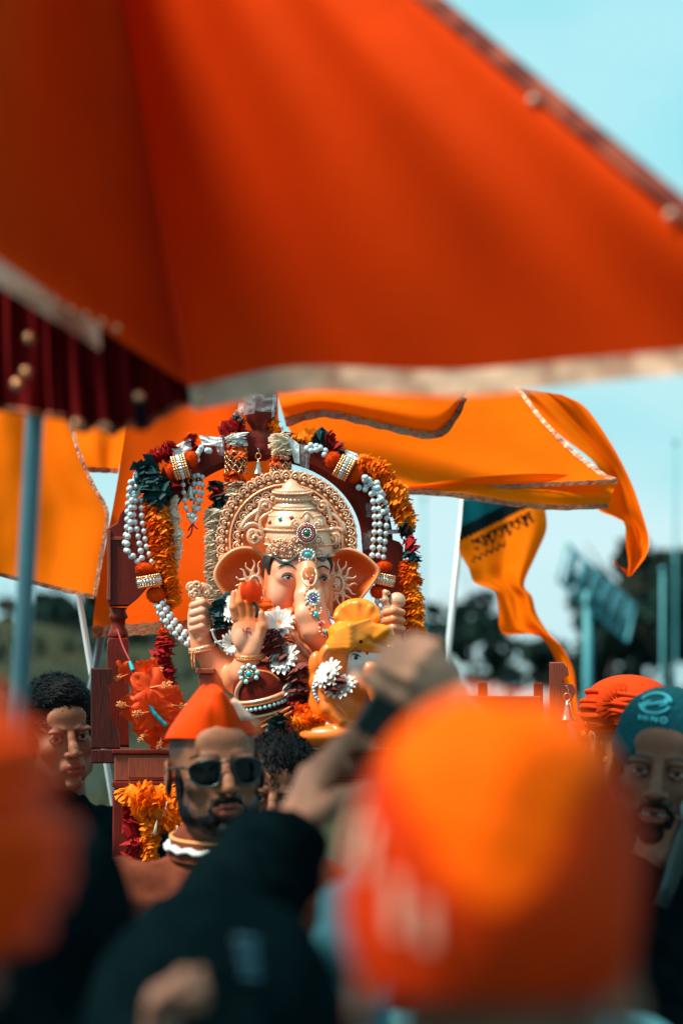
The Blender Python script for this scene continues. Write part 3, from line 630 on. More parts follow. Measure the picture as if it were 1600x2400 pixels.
# front blessing hand, palm to the viewer
s.chain([S(560, 1590, -30), S(575, 1575, -84), S(586, 1530, -104)], [40, 36, 28], 10, PE); s.ell(S(580, 1487, -112), (39, 17, 46), 10, PE)
for x0, x1, x2, y1, y2, r in ((552, 546, 548, 1412, 1390, 9), (568, 562, 566, 1400, 1372, 10), (585, 582, 586, 1398, 1368, 10), (600, 600, 602, 1412, 1385, 9)):
    s.chain([S(x0, 1450, -112), S(x1, y1 + 12, -118), S(x2, y2, -114)], [r + 1, r, r * .75], 4, OR if x0 > 560 else PE)
s.chain([S(606, 1500, -116), S(617, 1466, -126), S(612, 1438, -130)], [14, 11, 8], 6, PE)
s.ell(S(598, 1510, -122), (16, 10, 24), 8, LT); s.ell(S(562, 1500, -122), (14, 9, 22), 8, LT)
# far raised arm and fist
s.chain([S(790, 1545, 34), S(880, 1580, 20), S(918, 1510, 0)], [44, 38, 25], 12, PE); s.ell(S(922, 1462, -6), (24, 22, 42), 8, PE)
for y in (1432, 1452, 1472): s.chain([S(905, y + 4, -22), S(922, y, -30), S(942, y + 4, -18)], [11, 11, 9], 3, PE if y != 1452 else OR)
for q in ([(700, 1384, -62), (694, 1420, -60), (700, 1455, -70), (718, 1492, -84), (752, 1522, -84)], [(628, 1330, -20), (624, 1380, -8), (640, 1430, -14)], [(770, 1340, -12), (776, 1390, -6), (772, 1440, -20)], [(640, 1432, -30), (665, 1440, -44), (690, 1430, -52)], [(556, 1452, -112), (600, 1452, -112)], [(470, 1492, -16), (492, 1470, -4), (492, 1430, -4)], [(500, 1600, 0), (540, 1600, -10), (580, 1560, -10)], [(620, 1480, -20), (660, 1470, -34), (720, 1540, -44)]):
    s.chain([S(*a) for a in q], [7] * len(q), 6, OR)
V, F, C = s.mesh(2.2, PE, soft=8)
o = obj('body', WA(V), F, M['skin_idol'], idol, col=C)
def front(x, y, lift=0.0):
    """depth (px) of the body's front surface at a seen point"""
    d = (V[:, 0] - x) ** 2 + (V[:, 2] + y) ** 2; m = d < 16; return (V[m, 1].min() if m.any() else -60.0) - lift
def ear(out, cx, cy, d0, label):
    p = spline([(*q,) for q in out + out[:1]], 61)[:-1]; n = 60; rings = []; C = []
    for f, dd, c in ((1.0, 8, LT), (1.035, -4, LT), (1.0, -13, PE), (.93, -10, (.84, .22, .05)), (.82, 6, (.80, .13, .015)), (.6, 20, (.76, .095, .008)), (.35, 26, (.76, .10, .010)), (.1, 22, (.80, .13, .015))):
        q = np.array((cx, cy)) + (p - (cx, cy)) * f; rings.append(np.stack((q[:, 0], np.full(n, d0 + dd), -q[:, 1]), 1)); C.append(np.tile(c, (n, 1)))
    V = np.vstack(rings); F = [(i * n + j, i * n + (j + 1) % n, (i + 1) * n + (j + 1) % n, (i + 1) * n + j) for i in range(len(rings) - 1) for j in range(n)]
    F.append(tuple((len(rings) - 1) * n + j for j in range(n)))
    bk = len(V); q = np.array((cx, cy)) + (p - (cx, cy)) * .9; V = np.vstack((V, np.stack((q[:, 0], np.full(n, d0 + 26), -q[:, 1]), 1))); C.append(np.tile(PE, (n, 1)))
    F += [(bk + j, bk + (j + 1) % n, (j + 1) % n, j) for j in range(n)]; F.append(tuple(bk + j for j in range(n)))
    return obj('ear', WA(V), F, M['idol_ear'], idol, col=np.vstack(C))
ear([(630, 1322), (604, 1291), (574, 1283), (545, 1290), (520, 1310), (505, 1335), (503, 1354), (512, 1376), (530, 1402), (556, 1432), (592, 1456), (622, 1452), (640, 1400)], 585, 1362, 6, '')
ear([(764, 1326), (776, 1300), (795, 1288), (822, 1287), (852, 1300), (876, 1320), (889, 1338), (881, 1357), (862, 1384), (842, 1408), (816, 1431), (790, 1446), (770, 1434), (758, 1380)], 812, 1362, 6, '')
# eyes, brows, hair
def blobpart(name, x, y, d, r, m, parent=idol, nu=14, nv=8): V2, F2 = sphere((x, d, -y), r, nu, nv); return obj(name, WA(V2), F2, m, parent)
def line(name, pts, r, m, parent=idol, ns=6, lift=1.0, n=16, rad=None):
    p = spline([(x, y) for x, y in pts], n); q = np.array([(x, front(x, y, lift), -y) for x, y in p])
    q[1:-1, 1] = (q[:-2, 1] + q[1:-1, 1] + q[2:, 1]) / 3
    rr = r * np.clip(np.sin(np.linspace(.12, np.pi - .12, n)) * 1.3, .2, 1) if rad is None else rad
    V2, F2 = tube(q, rr, ns); return obj(name, WA(V2), F2, m, parent)
for x, y, w in ((674, 1353, 14.0), (759, 1357, 9.5)):
    d = front(x, y) ; e = blobpart('eye', x, y, d + 1.6, (w, 3.4, 5.0), M['eye_white'])
    blobpart('iris', x + 1.5, y, d - 1.2, (4.9, 1.6, 4.9), M['iris'], e); blobpart('catchlight', x + .2, y - 1.5, d - 3.2, (1.1, .8, 1.1), M['eye_white'], e)
    line('upper_lid', [(x - w * 1.15, y + 2), (x - w * .5, y - 4.5), (x + w * .3, y - 5.2), (x + w * 1.05, y + 1.5)], 2.0, M['ink'], lift=1.4)
    line('lid_crease', [(x - w * 1.2, y - 3), (x - w * .3, y - 10), (x + w * .6, y - 9), (x + w * 1.1, y - 4)], 1.0, M['maroon'], lift=.2)
    line('eyebrow', [(x - w * 1.8, y - 22), (x - w * .6, y - 30), (x + w * .5, y - 28), (x + w * 1.5, y - 20)], 1.9, M['ink'], lift=.6)
V2 = []; mbh = MB()
for i in range(7):
    p = spline([S(640 - i * 3, 1298, -34 + i * 3), S(630 - i * 2.0, 1318, -36 + i * 4), S(630 - i * 1.6, 1336 + i * 2, -34 + i * 4), S(634, 1350 + i * 4, -32 + i * 2)], 12); mbh.add(*tube(p, np.linspace(4.5, 1.0, 12), 6))
for i in range(3):
    p = spline([S(768 + i * 2, 1300, -20), S(773 + i * 2, 1325, -20), S(772, 1345, -18)], 8); mbh.add(*tube(p, np.linspace(4.5, 1.5, 8), 6))
HB = mbh.V; Vh, Fh = mbh.arr(); cut = sum(len(q) for q in HB[:7]); obj('hair', WA(Vh[:cut]), [f for f in Fh if max(f) < cut], M['idol_hair'], idol); obj('hair', WA(Vh[cut:]), [tuple(i - cut for i in f) for f in Fh if min(f) >= cut], M['idol_hair'], idol)
line('palm_mark', [(577, 1471), (577, 1487)], .9, M['lip_paint'], n=6, rad=.8); line('palm_mark', [(569, 1479), (586, 1479)], .9, M['lip_paint'], n=6, rad=.8)
for q in (((577, 1471), (585, 1471)), ((577, 1487), (569, 1487)), ((569, 1479), (569, 1472)), ((586, 1479), (586, 1486))): line('palm_mark', list(q), .9, M['lip_paint'], n=4, rad=.8)

# ---- crown: back disc with scalloped rings, tiers, scrolls, jewels
cx, cy, DD = 671, 1268, 52
prof = [(162, 8), (165, 0), (160, -6), (138, -4), (134, -10), (130, -10), (127, -3), (102, -2), (98, -6), (94, -2), (20, 2)]
a = np.linspace(0, 2 * np.pi, 96, endpoint=False); V2 = np.vstack([np.stack((cx + r * np.cos(a), np.full(96, DD + d), -(cy - r * np.sin(a))), 1) for r, d in prof])
F2 = [(i * 96 + j, i * 96 + (j + 1) % 96, (i + 1) * 96 + (j + 1) % 96, (i + 1) * 96 + j) for i in range(len(prof) - 1) for j in range(96)]
bk = len(V2); V2 = np.vstack((V2, np.stack((cx + 158 * np.cos(a), np.full(96, DD + 14.), -(cy - 158 * np.sin(a))), 1))); F2 += [(j, bk + j, bk + (j + 1) % 96, (j + 1) % 96) for j in range(96)] + [tuple(bk + j for j in range(96))]
disc = obj('crown_disc', WA(V2), F2, M['gold_deep'], idol)
def lobe_mesh(w, h):
    """one scalloped petal of the disc: a curled horseshoe with a bead and two little scrolls (metres)"""
    mb = MB(); t = np.linspace(-.35, np.pi + .35, 12)
    mb.add(*tube(np.stack((w * .46 * np.cos(t), -.25 * w + 0 * t, h * (.45 + .5 * np.sin(t))), 1), w * .13, 6)); t = t[1:-1]
    mb.add(*tube(np.stack((w * .22 * np.cos(t), -.3 * w + 0 * t, h * (.42 + .25 * np.sin(t))), 1), w * .10, 5))
    mb.add(*sphere((0, -.3 * w, h * .42), w * .14, 8, 5)); mb.add(*sphere((0, -.22 * w, h * .12), (w * .3, w * .16, h * .13), 8, 5))
    for s_ in (-1, 1): mb.add(*sphere((s_ * w * .47, -.2 * w, h * .98), w * .13, 6, 4))
    V, F = mb.arr(); me = mesh_np('lobe', V, F); me.materials.append(M['gold']); return me
L1, L2 = lobe_mesh(22 * U, 28 * U), lobe_mesh(22 * U, 27 * U)
for k, (Rr, n, me) in enumerate(((137, 44, L1), (100, 30, L2))):
    for i in range(n):
        th = 2 * np.pi * (i + .5 * k) / n
        if math.sin(th) < -.32: continue
        x, y = cx + Rr * math.cos(th), cy - Rr * math.sin(th)
        inst('scalloped_lobe', me, W(x, y, DD - 3), disc, Matrix.Rotation(math.pi / 2 - th, 4, 'Y'))
t = np.linspace(-.3, np.pi + .3, 60); obj('disc_ring', WA(np.array([])) if 0 else WA(tube(np.stack((cx + 132 * np.cos(t), np.full(60, DD - 11.), -(cy - 132 * np.sin(t))), 1), 2.6, 6)[0]), tube(np.stack((cx + 132 * np.cos(t), np.full(60, DD - 11.), -(cy - 132 * np.sin(t))), 1), 2.6, 6)[1], M['gold'], disc)
# cap of the crown
pr = [(78, 1306), (80, 1296), (79, 1284), (80, 1270), (76, 1252), (70, 1242), (75, 1238), (74, 1231), (70, 1226), (66, 1214), (58, 1202), (47, 1195), (50, 1190), (48, 1184), (40, 1180), (42, 1170), (39, 1160), (43, 1157), (45, 1152), (42, 1147), (25, 1144), (21, 1138), (14, 1131), (3, 1122)]
V2, F2 = lathe([(r, -y) for r, y in pr], 48, sy=.8); V2[:, 0] += 692 - (V2[:, 2] + 1210) * .12
crown = obj('crown_cap', WA(V2), F2, M['gold'], idol)
def beadring(name, y, r, rb, m, nb, sag=0, x0=692, sy=.8, parent=None, arc=(-1.65, 1.65), br=None):
    mb = MB()
    for th in np.linspace(arc[0], arc[1], nb): mb.add(*sphere((x0 + (y - 1210) * .12 + r * math.sin(th), -r * sy * math.cos(th), -(y + sag * math.cos(th))), rb if br is None else br, 7, 5))
    V, F = mb.arr(); return obj(name, WA(V), F, m, parent or crown)
for y, r, rb, nb in ((1240, 75, 4.0, 44), (1190, 50, 3.6, 34), (1153, 46, 3.4, 32), (1300, 80, 3.6, 46), (1168, 41, 5.5, 16), (1275, 80, 3.0, 50), (1207, 62, 3.0, 36)): beadring('bead_row', y, r, rb, M['gold'], nb, 5)
def cfront(x, y):                                                     # depth of the crown's face
    r = np.interp(y, [p[1] for p in pr][::-1], [p[0] for p in pr][::-1]); q = max(0, r * r - (x - 692) ** 2) ** .5; return -q * .8
for x, y, r, m in ((632, 1224, 5, 'red_gem'), (656, 1216, 5.5, 'turq'), (683, 1213, 5, 'red_gem'), (753, 1222, 4.5, 'turq'), (757, 1232, 3.5, 'red_gem')): blobpart('gem', x, y, cfront(x, y) - 2, (r, r * .6, r), M[m], crown)
def spiral(x, y, r0, turns, dirn, ph, d0, w0, w1, n=40, tail=None):
    t = np.linspace(0, 1, n); a = ph + dirn * 2 * np.pi * turns * t; r = r0 * (1 - t) + 2 * t
    p = [] if tail is None else [S(*q, d0) for q in tail]
    pp = np.stack((x + r * np.cos(a), np.full(n, d0) - 6 * t, -(y - r * np.sin(a))), 1)
    if p: pp = np.vstack((spline(np.array(p + [pp[0]]), 24)[:-1], pp))
    return tube(pp, np.linspace(w0, w1, len(pp)), 7)
for parts in ([(595, 1252, 27, 1.6, -1, 2.6, -4, 7, 5, [(628, 1175), (606, 1196), (580, 1215), (565, 1238)]), (597, 1262, 20, 1.5, 1, .3, -8, 4, 5, [(640, 1196), (612, 1215), (610, 1235)]), (622, 1186, 15, 1.3, -1, 2.4, -6, 5, 4, [(600, 1222), (604, 1205)]), (640, 1170, 11, 1.2, 1, 3.0, -8, 4, 3, None), (584, 1225, 8, 1.2, 1, 3., 4, 4, 3, None)],
              [(784, 1260, 24, 1.6, 1, .5, -2, 6.5, 4.5, [(742, 1172), (764, 1196), (790, 1215), (806, 1238)]), (776, 1266, 17, 1.5, -1, 2.8, -6, 4, 4, [(738, 1196), (758, 1215), (762, 1238)]), (755, 1188, 14, 1.3, 1, .6, -6, 5, 4, [(776, 1222), (772, 1206)]), (738, 1172, 10, 1.2, -1, .2, -8, 4, 3, None), (800, 1230, 8, 1.2, -1, .2, 6, 4, 3, None)]):
    mb = MB()
    for q in parts: mb.add(*spiral(*q[:9], tail=q[9]))
    V2, F2 = mb.arr(); obj('scroll', WA(V2), F2, M['gold'], crown)
mb = MB()                                                            # small relief curls all over the lower cap
for i in range(60):
    x = random.uniform(622, 770); y = random.uniform(1262, 1298)
    if abs(x - 692) > np.interp(y, [p[1] for p in pr][::-1], [p[0] for p in pr][::-1]) * .93: continue
    if (x - 719) ** 2 + (y - 1250) ** 2 < 900: continue
    mb.add(*spiral(x, y, random.uniform(4, 8), 1.2, random.choice((-1, 1)), random.uniform(0, 6), cfront(x, y) - 2, 2.0, 1.6, 14))
V2, F2 = mb.arr(); obj('relief_curls', WA(V2), F2, M['gold'], crown)
# round jewel on the front
rx, ry, rd = 719, 1250, -72
jw = blobpart('jewel_disc', rx, ry, rd + 3, (25, 7, 25), M['gold'], idol, 24, 8)
def ringbeads(name, n, r, rb, m, d, parent, x=rx, y=ry, sx=1.0):
    mb = MB()
    for i in range(n): th = 2 * np.pi * i / n; mb.add(*sphere((x + r * sx * math.cos(th), d, -(y + r * math.sin(th))), rb, 7, 5))
    V, F = mb.arr(); return obj(name, WA(V), F, m, parent)
ringbeads('rhinestone_ring', 30, 22.5, 2.6, M['silver'], rd - 3, jw); ringbeads('ruby_ring', 26, 17, 3.0, M['red_gem'], rd - 5, jw); ringbeads('rhinestone_ring', 16, 11.0, 2.4, M['silver'], rd - 6, jw)
blobpart('green_gem', rx, ry, rd - 6, (7, 4, 7), M['green_gem'], jw)
mb = MB()
for s_ in (-1, 1): mb.add(*spiral(rx + s_ * 26, ry - 20, 11, 1.4, -s_, 1.57, rd + 4, 4, 3, 20)); mb.add(*spiral(rx + s_ * 27, ry + 16, 11, 1.4, s_, -1.57, rd + 6, 4, 3, 20))
mb.add(*sphere((rx, rd, -(ry - 32)), (8, 5, 12), 8, 6)); mb.add(*tube(spline([S(rx - 16, ry - 34, rd + 2), S(rx, ry - 50, rd), S(rx + 16, ry - 34, rd + 2)], 12), 3.5, 6))
V2, F2 = mb.arr(); obj('jewel_scroll', WA(V2), F2, M['gold'], jw)
# forehead strings and pendant
for pts in ([(640, 1299), (652, 1312), (672, 1318), (692, 1306), (704, 1291)], [(734, 1291), (744, 1304), (758, 1313), (769, 1300)]):
    p = spline(pts, 20 if pts[0][0] < 700 else 12); mb = MB()
    for x, y in p: mb.add(*sphere((x, min(front(x, max(y, 1302)), cfront(x, 1290)) - 3, -y), 3.4, 7, 5))
    V2, F2 = mb.arr(); obj('forehead_chain', WA(V2), F2, M['pole_dark'], crown)
fp = blobpart('forehead_pendant', 721, 1300, -70, (15, 5, 11), M['gold'], idol, 16, 6)
ringbeads('pearl_ring', 13, 11.5, 3.9, M['pearl'], -74, fp, 721, 1300, 1.35); blobpart('turquoise_gem', 721, 1299, -76, (7.5, 4, 5.5), M['turq'], fp)
ringbeads('gold_fringe', 15, 12, 3.2, M['gold'], -71, fp, 721, 1313, 1.6)
# trunk jewellery
tj = blobpart('trunk_ornament', 724, 1352, front(724, 1352) + 3, (16, 6, 26), M['gold_deep'], idol, 16, 8)
mb = MB(); dt = lambda x, y, l=2: front(x, y, l)
for q in ([(724, 1328), (710, 1336), (708, 1356), (720, 1372), (729, 1374)], [(724, 1328), (738, 1334), (741, 1354), (735, 1370), (729, 1374)], [(724, 1336), (716, 1344), (722, 1354)], [(726, 1336), (735, 1342), (732, 1352)]):
    p = spline(q, 14); mb.add(*tube([(x, dt(x, y, 3), -y) for x, y in p], 3, 6))
for i in range(70):                                                   # filigree grains down the trunk
    f = random.random(); c = np.array([np.interp(f, (0, .3, .6, 1), (729, 734, 744, 766)), np.interp(f, (0, .3, .6, 1), (1378, 1410, 1445, 1496))]); w = np.interp(f, (0, .25, .5, 1), (14, 24, 13, 8))
    x, y = c + (random.uniform(-1, 1) * w, random.uniform(-5, 5)); mb.add(*sphere((x, dt(x, y, 1), -y), random.uniform(2.2, 3.8), 6, 4))
V2, F2 = mb.arr(); obj('filigree', WA(V2), F2, M['gold'], tj)
blobpart('red_gem', 729, 1362, dt(729, 1362, 3), (6, 4, 8), M['red_gem'], tj); d = dt(734, 1403, 4)
blobpart('rosette', 734, 1403, d + 4, (20, 6, 22), M['gold'], tj, 18, 6); ringbeads('pearl_ring', 12, 14.5, 4.4, M['pearl'], d - 2, tj, 734, 1403, .95); ringbeads('rhinestone_ring', 12, 8, 2, M['silver'], d - 3, tj, 734, 1403); blobpart('blue_gem', 735, 1403, d - 4, (6, 5, 6), M['blue_gem'], tj)
for x, y, m, r in ((741, 1440, 'turq', 6), (751, 1462, 'red_gem', 5.5), (763, 1481, 'turq', 4.5)): blobpart('gem', x, y, dt(x, y, 3), (r, 3.5, r * 1.15), M[m], tj)
# sun shaped ear ornaments
def sunear(x, y, d, ang0, ang1, nr, Lr):
    o = thing_part = None; mb = MB(); t = np.linspace(0, 2 * np.pi, 25); mb.add(*tube(np.stack((x + 15 * np.cos(t), np.full(25, d), -(y - 22 * np.sin(t))), 1), 4.2, 7, False))
    mb.add(*tube(np.stack((x + 20 * np.cos(t), np.full(25, d + 3.), -(y - 28 * np.sin(t))), 1), 2, 6, False))
    mb.add(*spiral(x - 6, y + 6, 9, 1.3, 1, 0, d - 3, 3.4, 3, 18)); mb.add(*sphere((x - 2, d + 4, -y), (14, 4, 21), 12, 6))
    for i in range(nr):
        th = ang0 + (ang1 - ang0) * i / (nr - 1); n = 10; f = np.linspace(0, 1, n); rr = 22 + f * Lr; wob = 3.2 * np.sin(f * 6.5) * (1 if i % 2 else -1)
        px = x + rr * .85 * math.cos(th) - wob * math.sin(th); py = y - rr * 1.08 * math.sin(th) - wob * math.cos(th)
        mb.add(*tube(np.stack((px, np.full(n, d + 2.) - 3 * f, -py), 1), 4.6 * (1 - f) ** .7 + .5, 6))
    V, F = mb.arr(); return obj('sun_earring', WA(V), F, M['gold'], idol)
sunear(790, 1370, -4, R(-130), R(128), 13, 34); sunear(598, 1372, -6, R(75), R(290), 11, 34)
line('ear_pendant', [(612, 1382), (616, 1400), (622, 1420)], 5, M['gold'], lift=6, n=8); blobpart('ear_pearl', 613, 1388, -40, (7, 6, 7), M['gold_bead'])
# things in the raised fists
mb = MB()
for i, (x, y, r) in enumerate(((462, 1372, 13), (448, 1378, 12), (476, 1380, 11), (458, 1388, 13), (483, 1392, 9), (470, 1396, 12), (452, 1394, 10))): mb.add(*spiral(x, y, r, 1.5, 1 if i % 2 else -1, i, -18 + i % 3 * 6, 4.5, 3.5, 22)); mb.add(*sphere((x, -10, -y), (r * .8, 8, r * .8), 8, 6))
mb.add(*tube([S(466, 1400, -10), S(467, 1412, -10)], 16, 10)); V2, F2 = mb.arr(); obj('axe_finial', WA(V2), F2, M['gold'], idol)
mb = MB(); mb.add(*tube(spline([S(906, 1384, -20), S(902, 1400, -22), S(908, 1420, -20), S(914, 1440, -14)], 14), 8 + 2 * np.sin(np.arange(14) * 1.6), 8)); mb.add(*sphere(S(930, 1408, -10), (21, 18, 20), 14, 10)); mb.add(*tube([S(912, 1425, -14), S(935, 1432, -14)], 13, 10))
V2, F2 = mb.arr(); obj('noose_finial', WA(V2), F2, M['gold'], idol)
# bracelets
def bangle(x, y, d, rx_, ry_, tilt, m, rb=4.0, rows=2, name='bracelet', gap=7):
    mb = MB(); t = np.linspace(0, 2 * np.pi, 33)
    for k in range(rows): mb.add(*tube(np.stack((x + rx_ * np.cos(t), d + ry_ * np.sin(t), -(y + k * gap + tilt * np.cos(t) + 5 * np.sin(-t))), 1), rb * (1 if k == 0 else .8), 6, False))
    V, F = mb.arr(); o = obj(name, WA(V), F, m, idol); mb = MB()
    for th in np.linspace(0, 2 * np.pi, 36, endpoint=False): mb.add(*sphere((x + (rx_ + 2) * np.cos(th), d + (ry_ + 2) * np.sin(th), -(y + gap * .5 + tilt * np.cos(th) - 5 * np.sin(th))), 2.4, 6, 4))
    V, F = mb.arr(); obj('bead_row', WA(V), F, M['gold_bead'], o); return o
bangle(474, 1514, 0, 29, 28, -8, M['gold'], 4.5); bangle(587, 1535, -100, 33, 28, -3, M['gold_deep'], 4.5); bangle(918, 1512, 0, 28, 28, 6, M['gold'], 4.5)
for x in (450, 456): line('bracelet_chain', [(x, 1524), (x - 1, 1545), (x + 1, 1568)], 1.6, M['gold_deep'], lift=0, n=8, rad=1.6)
# armlet: maroon band with pearls on the upper arm; velvet knee with gold bands and pale beads
V2, F2 = sphere((532, -6, -1488), (40, 34, 30), 20, 12); obj('armlet', WA(V2), F2, M['maroon'], idol)
mb = MB()
for q in ([(495, 1478), (515, 1472), (545, 1470), (565, 1474)], [(497, 1480), (505, 1500), (520, 1515)], [(505, 1506), (530, 1502), (556, 1508)]):
    for x, y in spline(q, 16): mb.add(*sphere((x, -38, -y), 3.2, 6, 4))
V2, F2 = mb.arr(); obj('armlet_beads', WA(V2), F2, M['pearl'], idol)
Rk = Matrix.Rotation(R(-14), 4, 'Y'); kc = np.array((612, -92, -1622.))
def kn(p): return np.array(p) @ np.array(Rk.to_3x3()).T + kc
V2, F2 = sphere((0, 0, 0), (66, 58, 72), 28, 18); knee = obj('velvet_knee', WA(kn(V2)), F2, M['maroon'], idol)
def kband(name, z, rb, m, beads=0, sag=0, a0=-1.75, a1=1.75, parent=knee):
    k = math.sqrt(max(.02, 1 - (z / 72) ** 2)); th = np.linspace(a0, a1, 40 if not beads else beads); p = np.stack((66 * k * np.sin(th), -58 * k * np.cos(th), z - sag * np.cos(th)), 1)
    if beads:
        mb = MB()
        for q in p: mb.add(*sphere(q * 1.03, rb, 8, 6))
        V, F = mb.arr()
    else: V, F = tube(p, rb, 8)
    return obj(name, WA(kn(V)), F, m, parent)
kband('gold_band', -4, 5, M['gold'], sag=16); kband('gold_band', -10, 4, M['gold_deep'], sag=18); kband('bead_row', -24, 5.2, M['turq_bead'], 21, 12); kband('gold_band', -46, 4.5, M['gold'], sag=10); kband('gold_band', -53, 3.5, M['gold_deep'], sag=10)
V2, F2 = tube(spline(kn([(-30, -48, 40), (-52, -38, 20), (-60, -30, -4), (-50, -38, -20)]), 14), 5.5, 8); obj('gold_band', WA(V2), F2, M['gold'], knee)
V2, F2 = tube(spline(kn([(0, -40, 52), (30, -42, 38), (48, -38, 16)]), 12), 3.5, 8); obj('gold_band', WA(V2), F2, M['gold_deep'], knee)
bc = kn([(-18, -52, 48)])[0]; br = obj('brooch', *(lambda v, f: (WA(v), f))(*sphere(bc, (20, 9, 19), 16, 8)), M['gold_deep'], knee)
for i in range(9):
    th = 2 * np.pi * i / 9 + .2
    if i == 7: continue
    V2, F2 = sphere(bc + (20 * math.cos(th), -8, 19 * math.sin(th)), 6, 10, 6); obj('turquoise_bead', WA(V2), F2, M['turq_bead'], br)
V2, F2 = sphere(bc + (0, -11, 0), (6.5, 4, 6.5), 12, 8); obj('turquoise_gem', WA(V2), F2, M['turq'], br); ringbeads('rhinestone_ring', 12, 9, 2, M['silver'], bc[1] - 11, br, bc[0], -bc[2])
for k in range(2): V2, F2 = tube(spline([S(612, 1706 - k * 12, -135), S(650, 1686 - k * 12, -140), S(690, 1664 - k * 12, -132)], 12), 3.5, 6); obj('anklet', WA(V2), F2, M['gold_deep'], idol)
V2, F2 = tube(spline([S(672, 1470, -52), S(700, 1510, -62), S(730, 1545, -70), S(760, 1580, -70)], 20), 9 + 2 * np.sin(np.arange(20) * 2.), 8); obj('necklace', WA(V2), F2, M['gold'], idol)
V2, F2 = tube(spline([S(760, 1440, -60), S(790, 1455, -62), S(808, 1466, -60)], 12), 3.5, 6); obj('tusk_band', WA(V2), F2, M['silver'], idol)
V2, F2 = tube(spline([S(752, 1418, -70), S(764, 1434, -86), S(766, 1446, -94)], 10), np.linspace(9, 7, 10), 8); obj('tusk', WA(V2), F2, M['white_petal'], idol)
# small turbaned companion figure in front of the statue
ORC, TUR, WH = (.90, .19, .012), (.95, .27, .006), (.85, .72, .64)
fig = thing('small_turbaned_figure', 'small orange clay figure with yellow-orange turban leaning on the statue', 'statue', W(800, 1750, -130))
s = Sdf(); D = -150
s.ell(S(852, 1556, D), (56, 46, 62), 0, WH); s.ell(S(850, 1606, D - 8), (44, 40, 40), 14, ORC); s.cone(S(868, 1570, D - 40), S(880, 1640, D - 48), 20, 14, 10, ORC)
s.ell(S(800, 1650, D + 10), (80, 50, 90), 14, ORC); s.cone(S(745, 1600, D - 10), S(768, 1660, D - 34), 22, 17, 8, ORC); s.cone(S(768, 1660, D - 34), S(800, 1690, D - 44), 17, 14, 8, ORC); s.ell(S(742, 1560, D - 6), (20, 18, 34), 8, ORC)
s.ell(S(800, 1725, D), (100, 60, 35), 14, ORC)
Vf, Ff, Cf = s.mesh(2.4, ORC, soft=7); obj('body', WA(Vf), Ff, M['skin_idol'], fig, col=Cf)
V_keep = V; V = Vf
d = front(833, 1541); e = blobpart('eye', 833, 1541, d + 2.5, (12, 5, 7), M['eye_white'], fig); blobpart('iris', 834, 1541, d - 2, (5, 3, 5.5), M['iris'], e)
line('eyebrow', [(820, 1530), (832, 1524), (846, 1530)], 1.6, M['ink'], fig, lift=.6); line('upper_lid', [(820, 1542), (830, 1533), (846, 1540)], 1.6, M['ink'], fig, lift=1); blobpart('forehead_mark', 860, 1528, front(860, 1528), (4, 2, 9), M['hibiscus'], fig)
V = V_keep
s = Sdf(); s.ell(S(782, 1545, D - 24), (38, 20, 42), 0, ORC); s.ell(S(780, 1549, D - 46), (28, 16, 31), 5, None, 'd'); s.ops[0] = s.ops[0][:4] + (ORC,) + ('u',)
V2, F2, C2 = s.mesh(2.2, ORC); obj('ear', WA(V2), F2, M['skin_idol'], fig, col=C2)
s = Sdf(); RT = Matrix.Rotation(R(20), 4, 'Y')
s.ell(S(838, 1500, D - 2), (74, 56, 34), 0, TUR, rot=RT); s.ell(S(800, 1512, D - 20), (38, 30, 26), 10, TUR); s.ell(S(885, 1488, D - 16), (40, 32, 26), 8, TUR)
for i in range(5): s.chain([S(772 + i * 4, 1520 - i * 10, D - 44), S(820, 1516 - i * 12, D - 58), S(866, 1488 - i * 9, D - 52)], [4, 6.5, 3], 9, TUR)
for i in range(4): s.chain([S(846 + i * 10, 1478 - i * 4, D - 50), S(880 + i * 8, 1494 - i * 6, D - 50), S(915, 1510 - i * 12, D - 36)], [4, 6.5, 3], 9, TUR)
s.ell(S(838, 1446, D + 8), (56, 12, 44), 6, TUR)
for i in range(9):
    th = R(15 + i * 19); s.chain([S(838, 1478, D - 4), S(838 + 50 * math.cos(th), 1456 - 40 * math.sin(th), D - 2 + 5 * (i % 2))], [6, 9], 9, TUR)
V2, F2, C2 = s.mesh(2.2, TUR); obj('turban', WA(V2), F2, M['skin_idol'], fig, col=C2)
blobpart('turban_brooch', 842, 1502, D - 56, (10, 6, 8), M['maroon'], fig); blobpart('necklace_bead', 762, 1588, D - 44, (8, 6, 8), M['pearl'], fig)
mb = MB()
for x, y in spline([(742, 1590), (735, 1612), (742, 1636), (760, 1650)], 10): mb.add(*sphere((x, D - 36, -y), 5.5, 8, 6))
V2, F2 = mb.arr(); obj('bead_string', WA(V2), F2, M['pearl'], fig)
# ------------------------------------------------------------------ flower garlands, pearls, pompoms
def ruffle_mesh(name, m, seed, n=14, jag=.25, cup=.45, layers=2, wide=1.35):
    """one ruffled bloom, radius 1, axis +Z: overlapping bent petals"""
    g = np.random.default_rng(seed); V = []; F = []
    for L in range(layers):
        for i in range(n):
            th = 2 * np.pi * (i + .5 * L) / n + g.normal(0, .08); r1 = (1 - .25 * L) * (1 + g.normal(0, jag * .5)); w = wide * np.pi / n; z = .18 * L + g.normal(0, .08); c = cup * g.uniform(.5, 1.4)
            for r, dz, ww in ((.12, 0, w * .5), (.62 * r1, c * .35, w), (r1, c * g.uniform(.4, 1.2), w * g.uniform(.9, 1.4))):
                for s_ in (-1, 1): V.append((r * math.cos(th + s_ * ww), r * math.sin(th + s_ * ww), z + dz + s_ * .05))
            b = len(V) - 6; F += [(b, b + 1, b + 3, b + 2), (b + 2, b + 3, b + 5, b + 4)]
    me = mesh_np(name, V, F, None, True); me.materials.append(M[m]); return me
RUF = {}
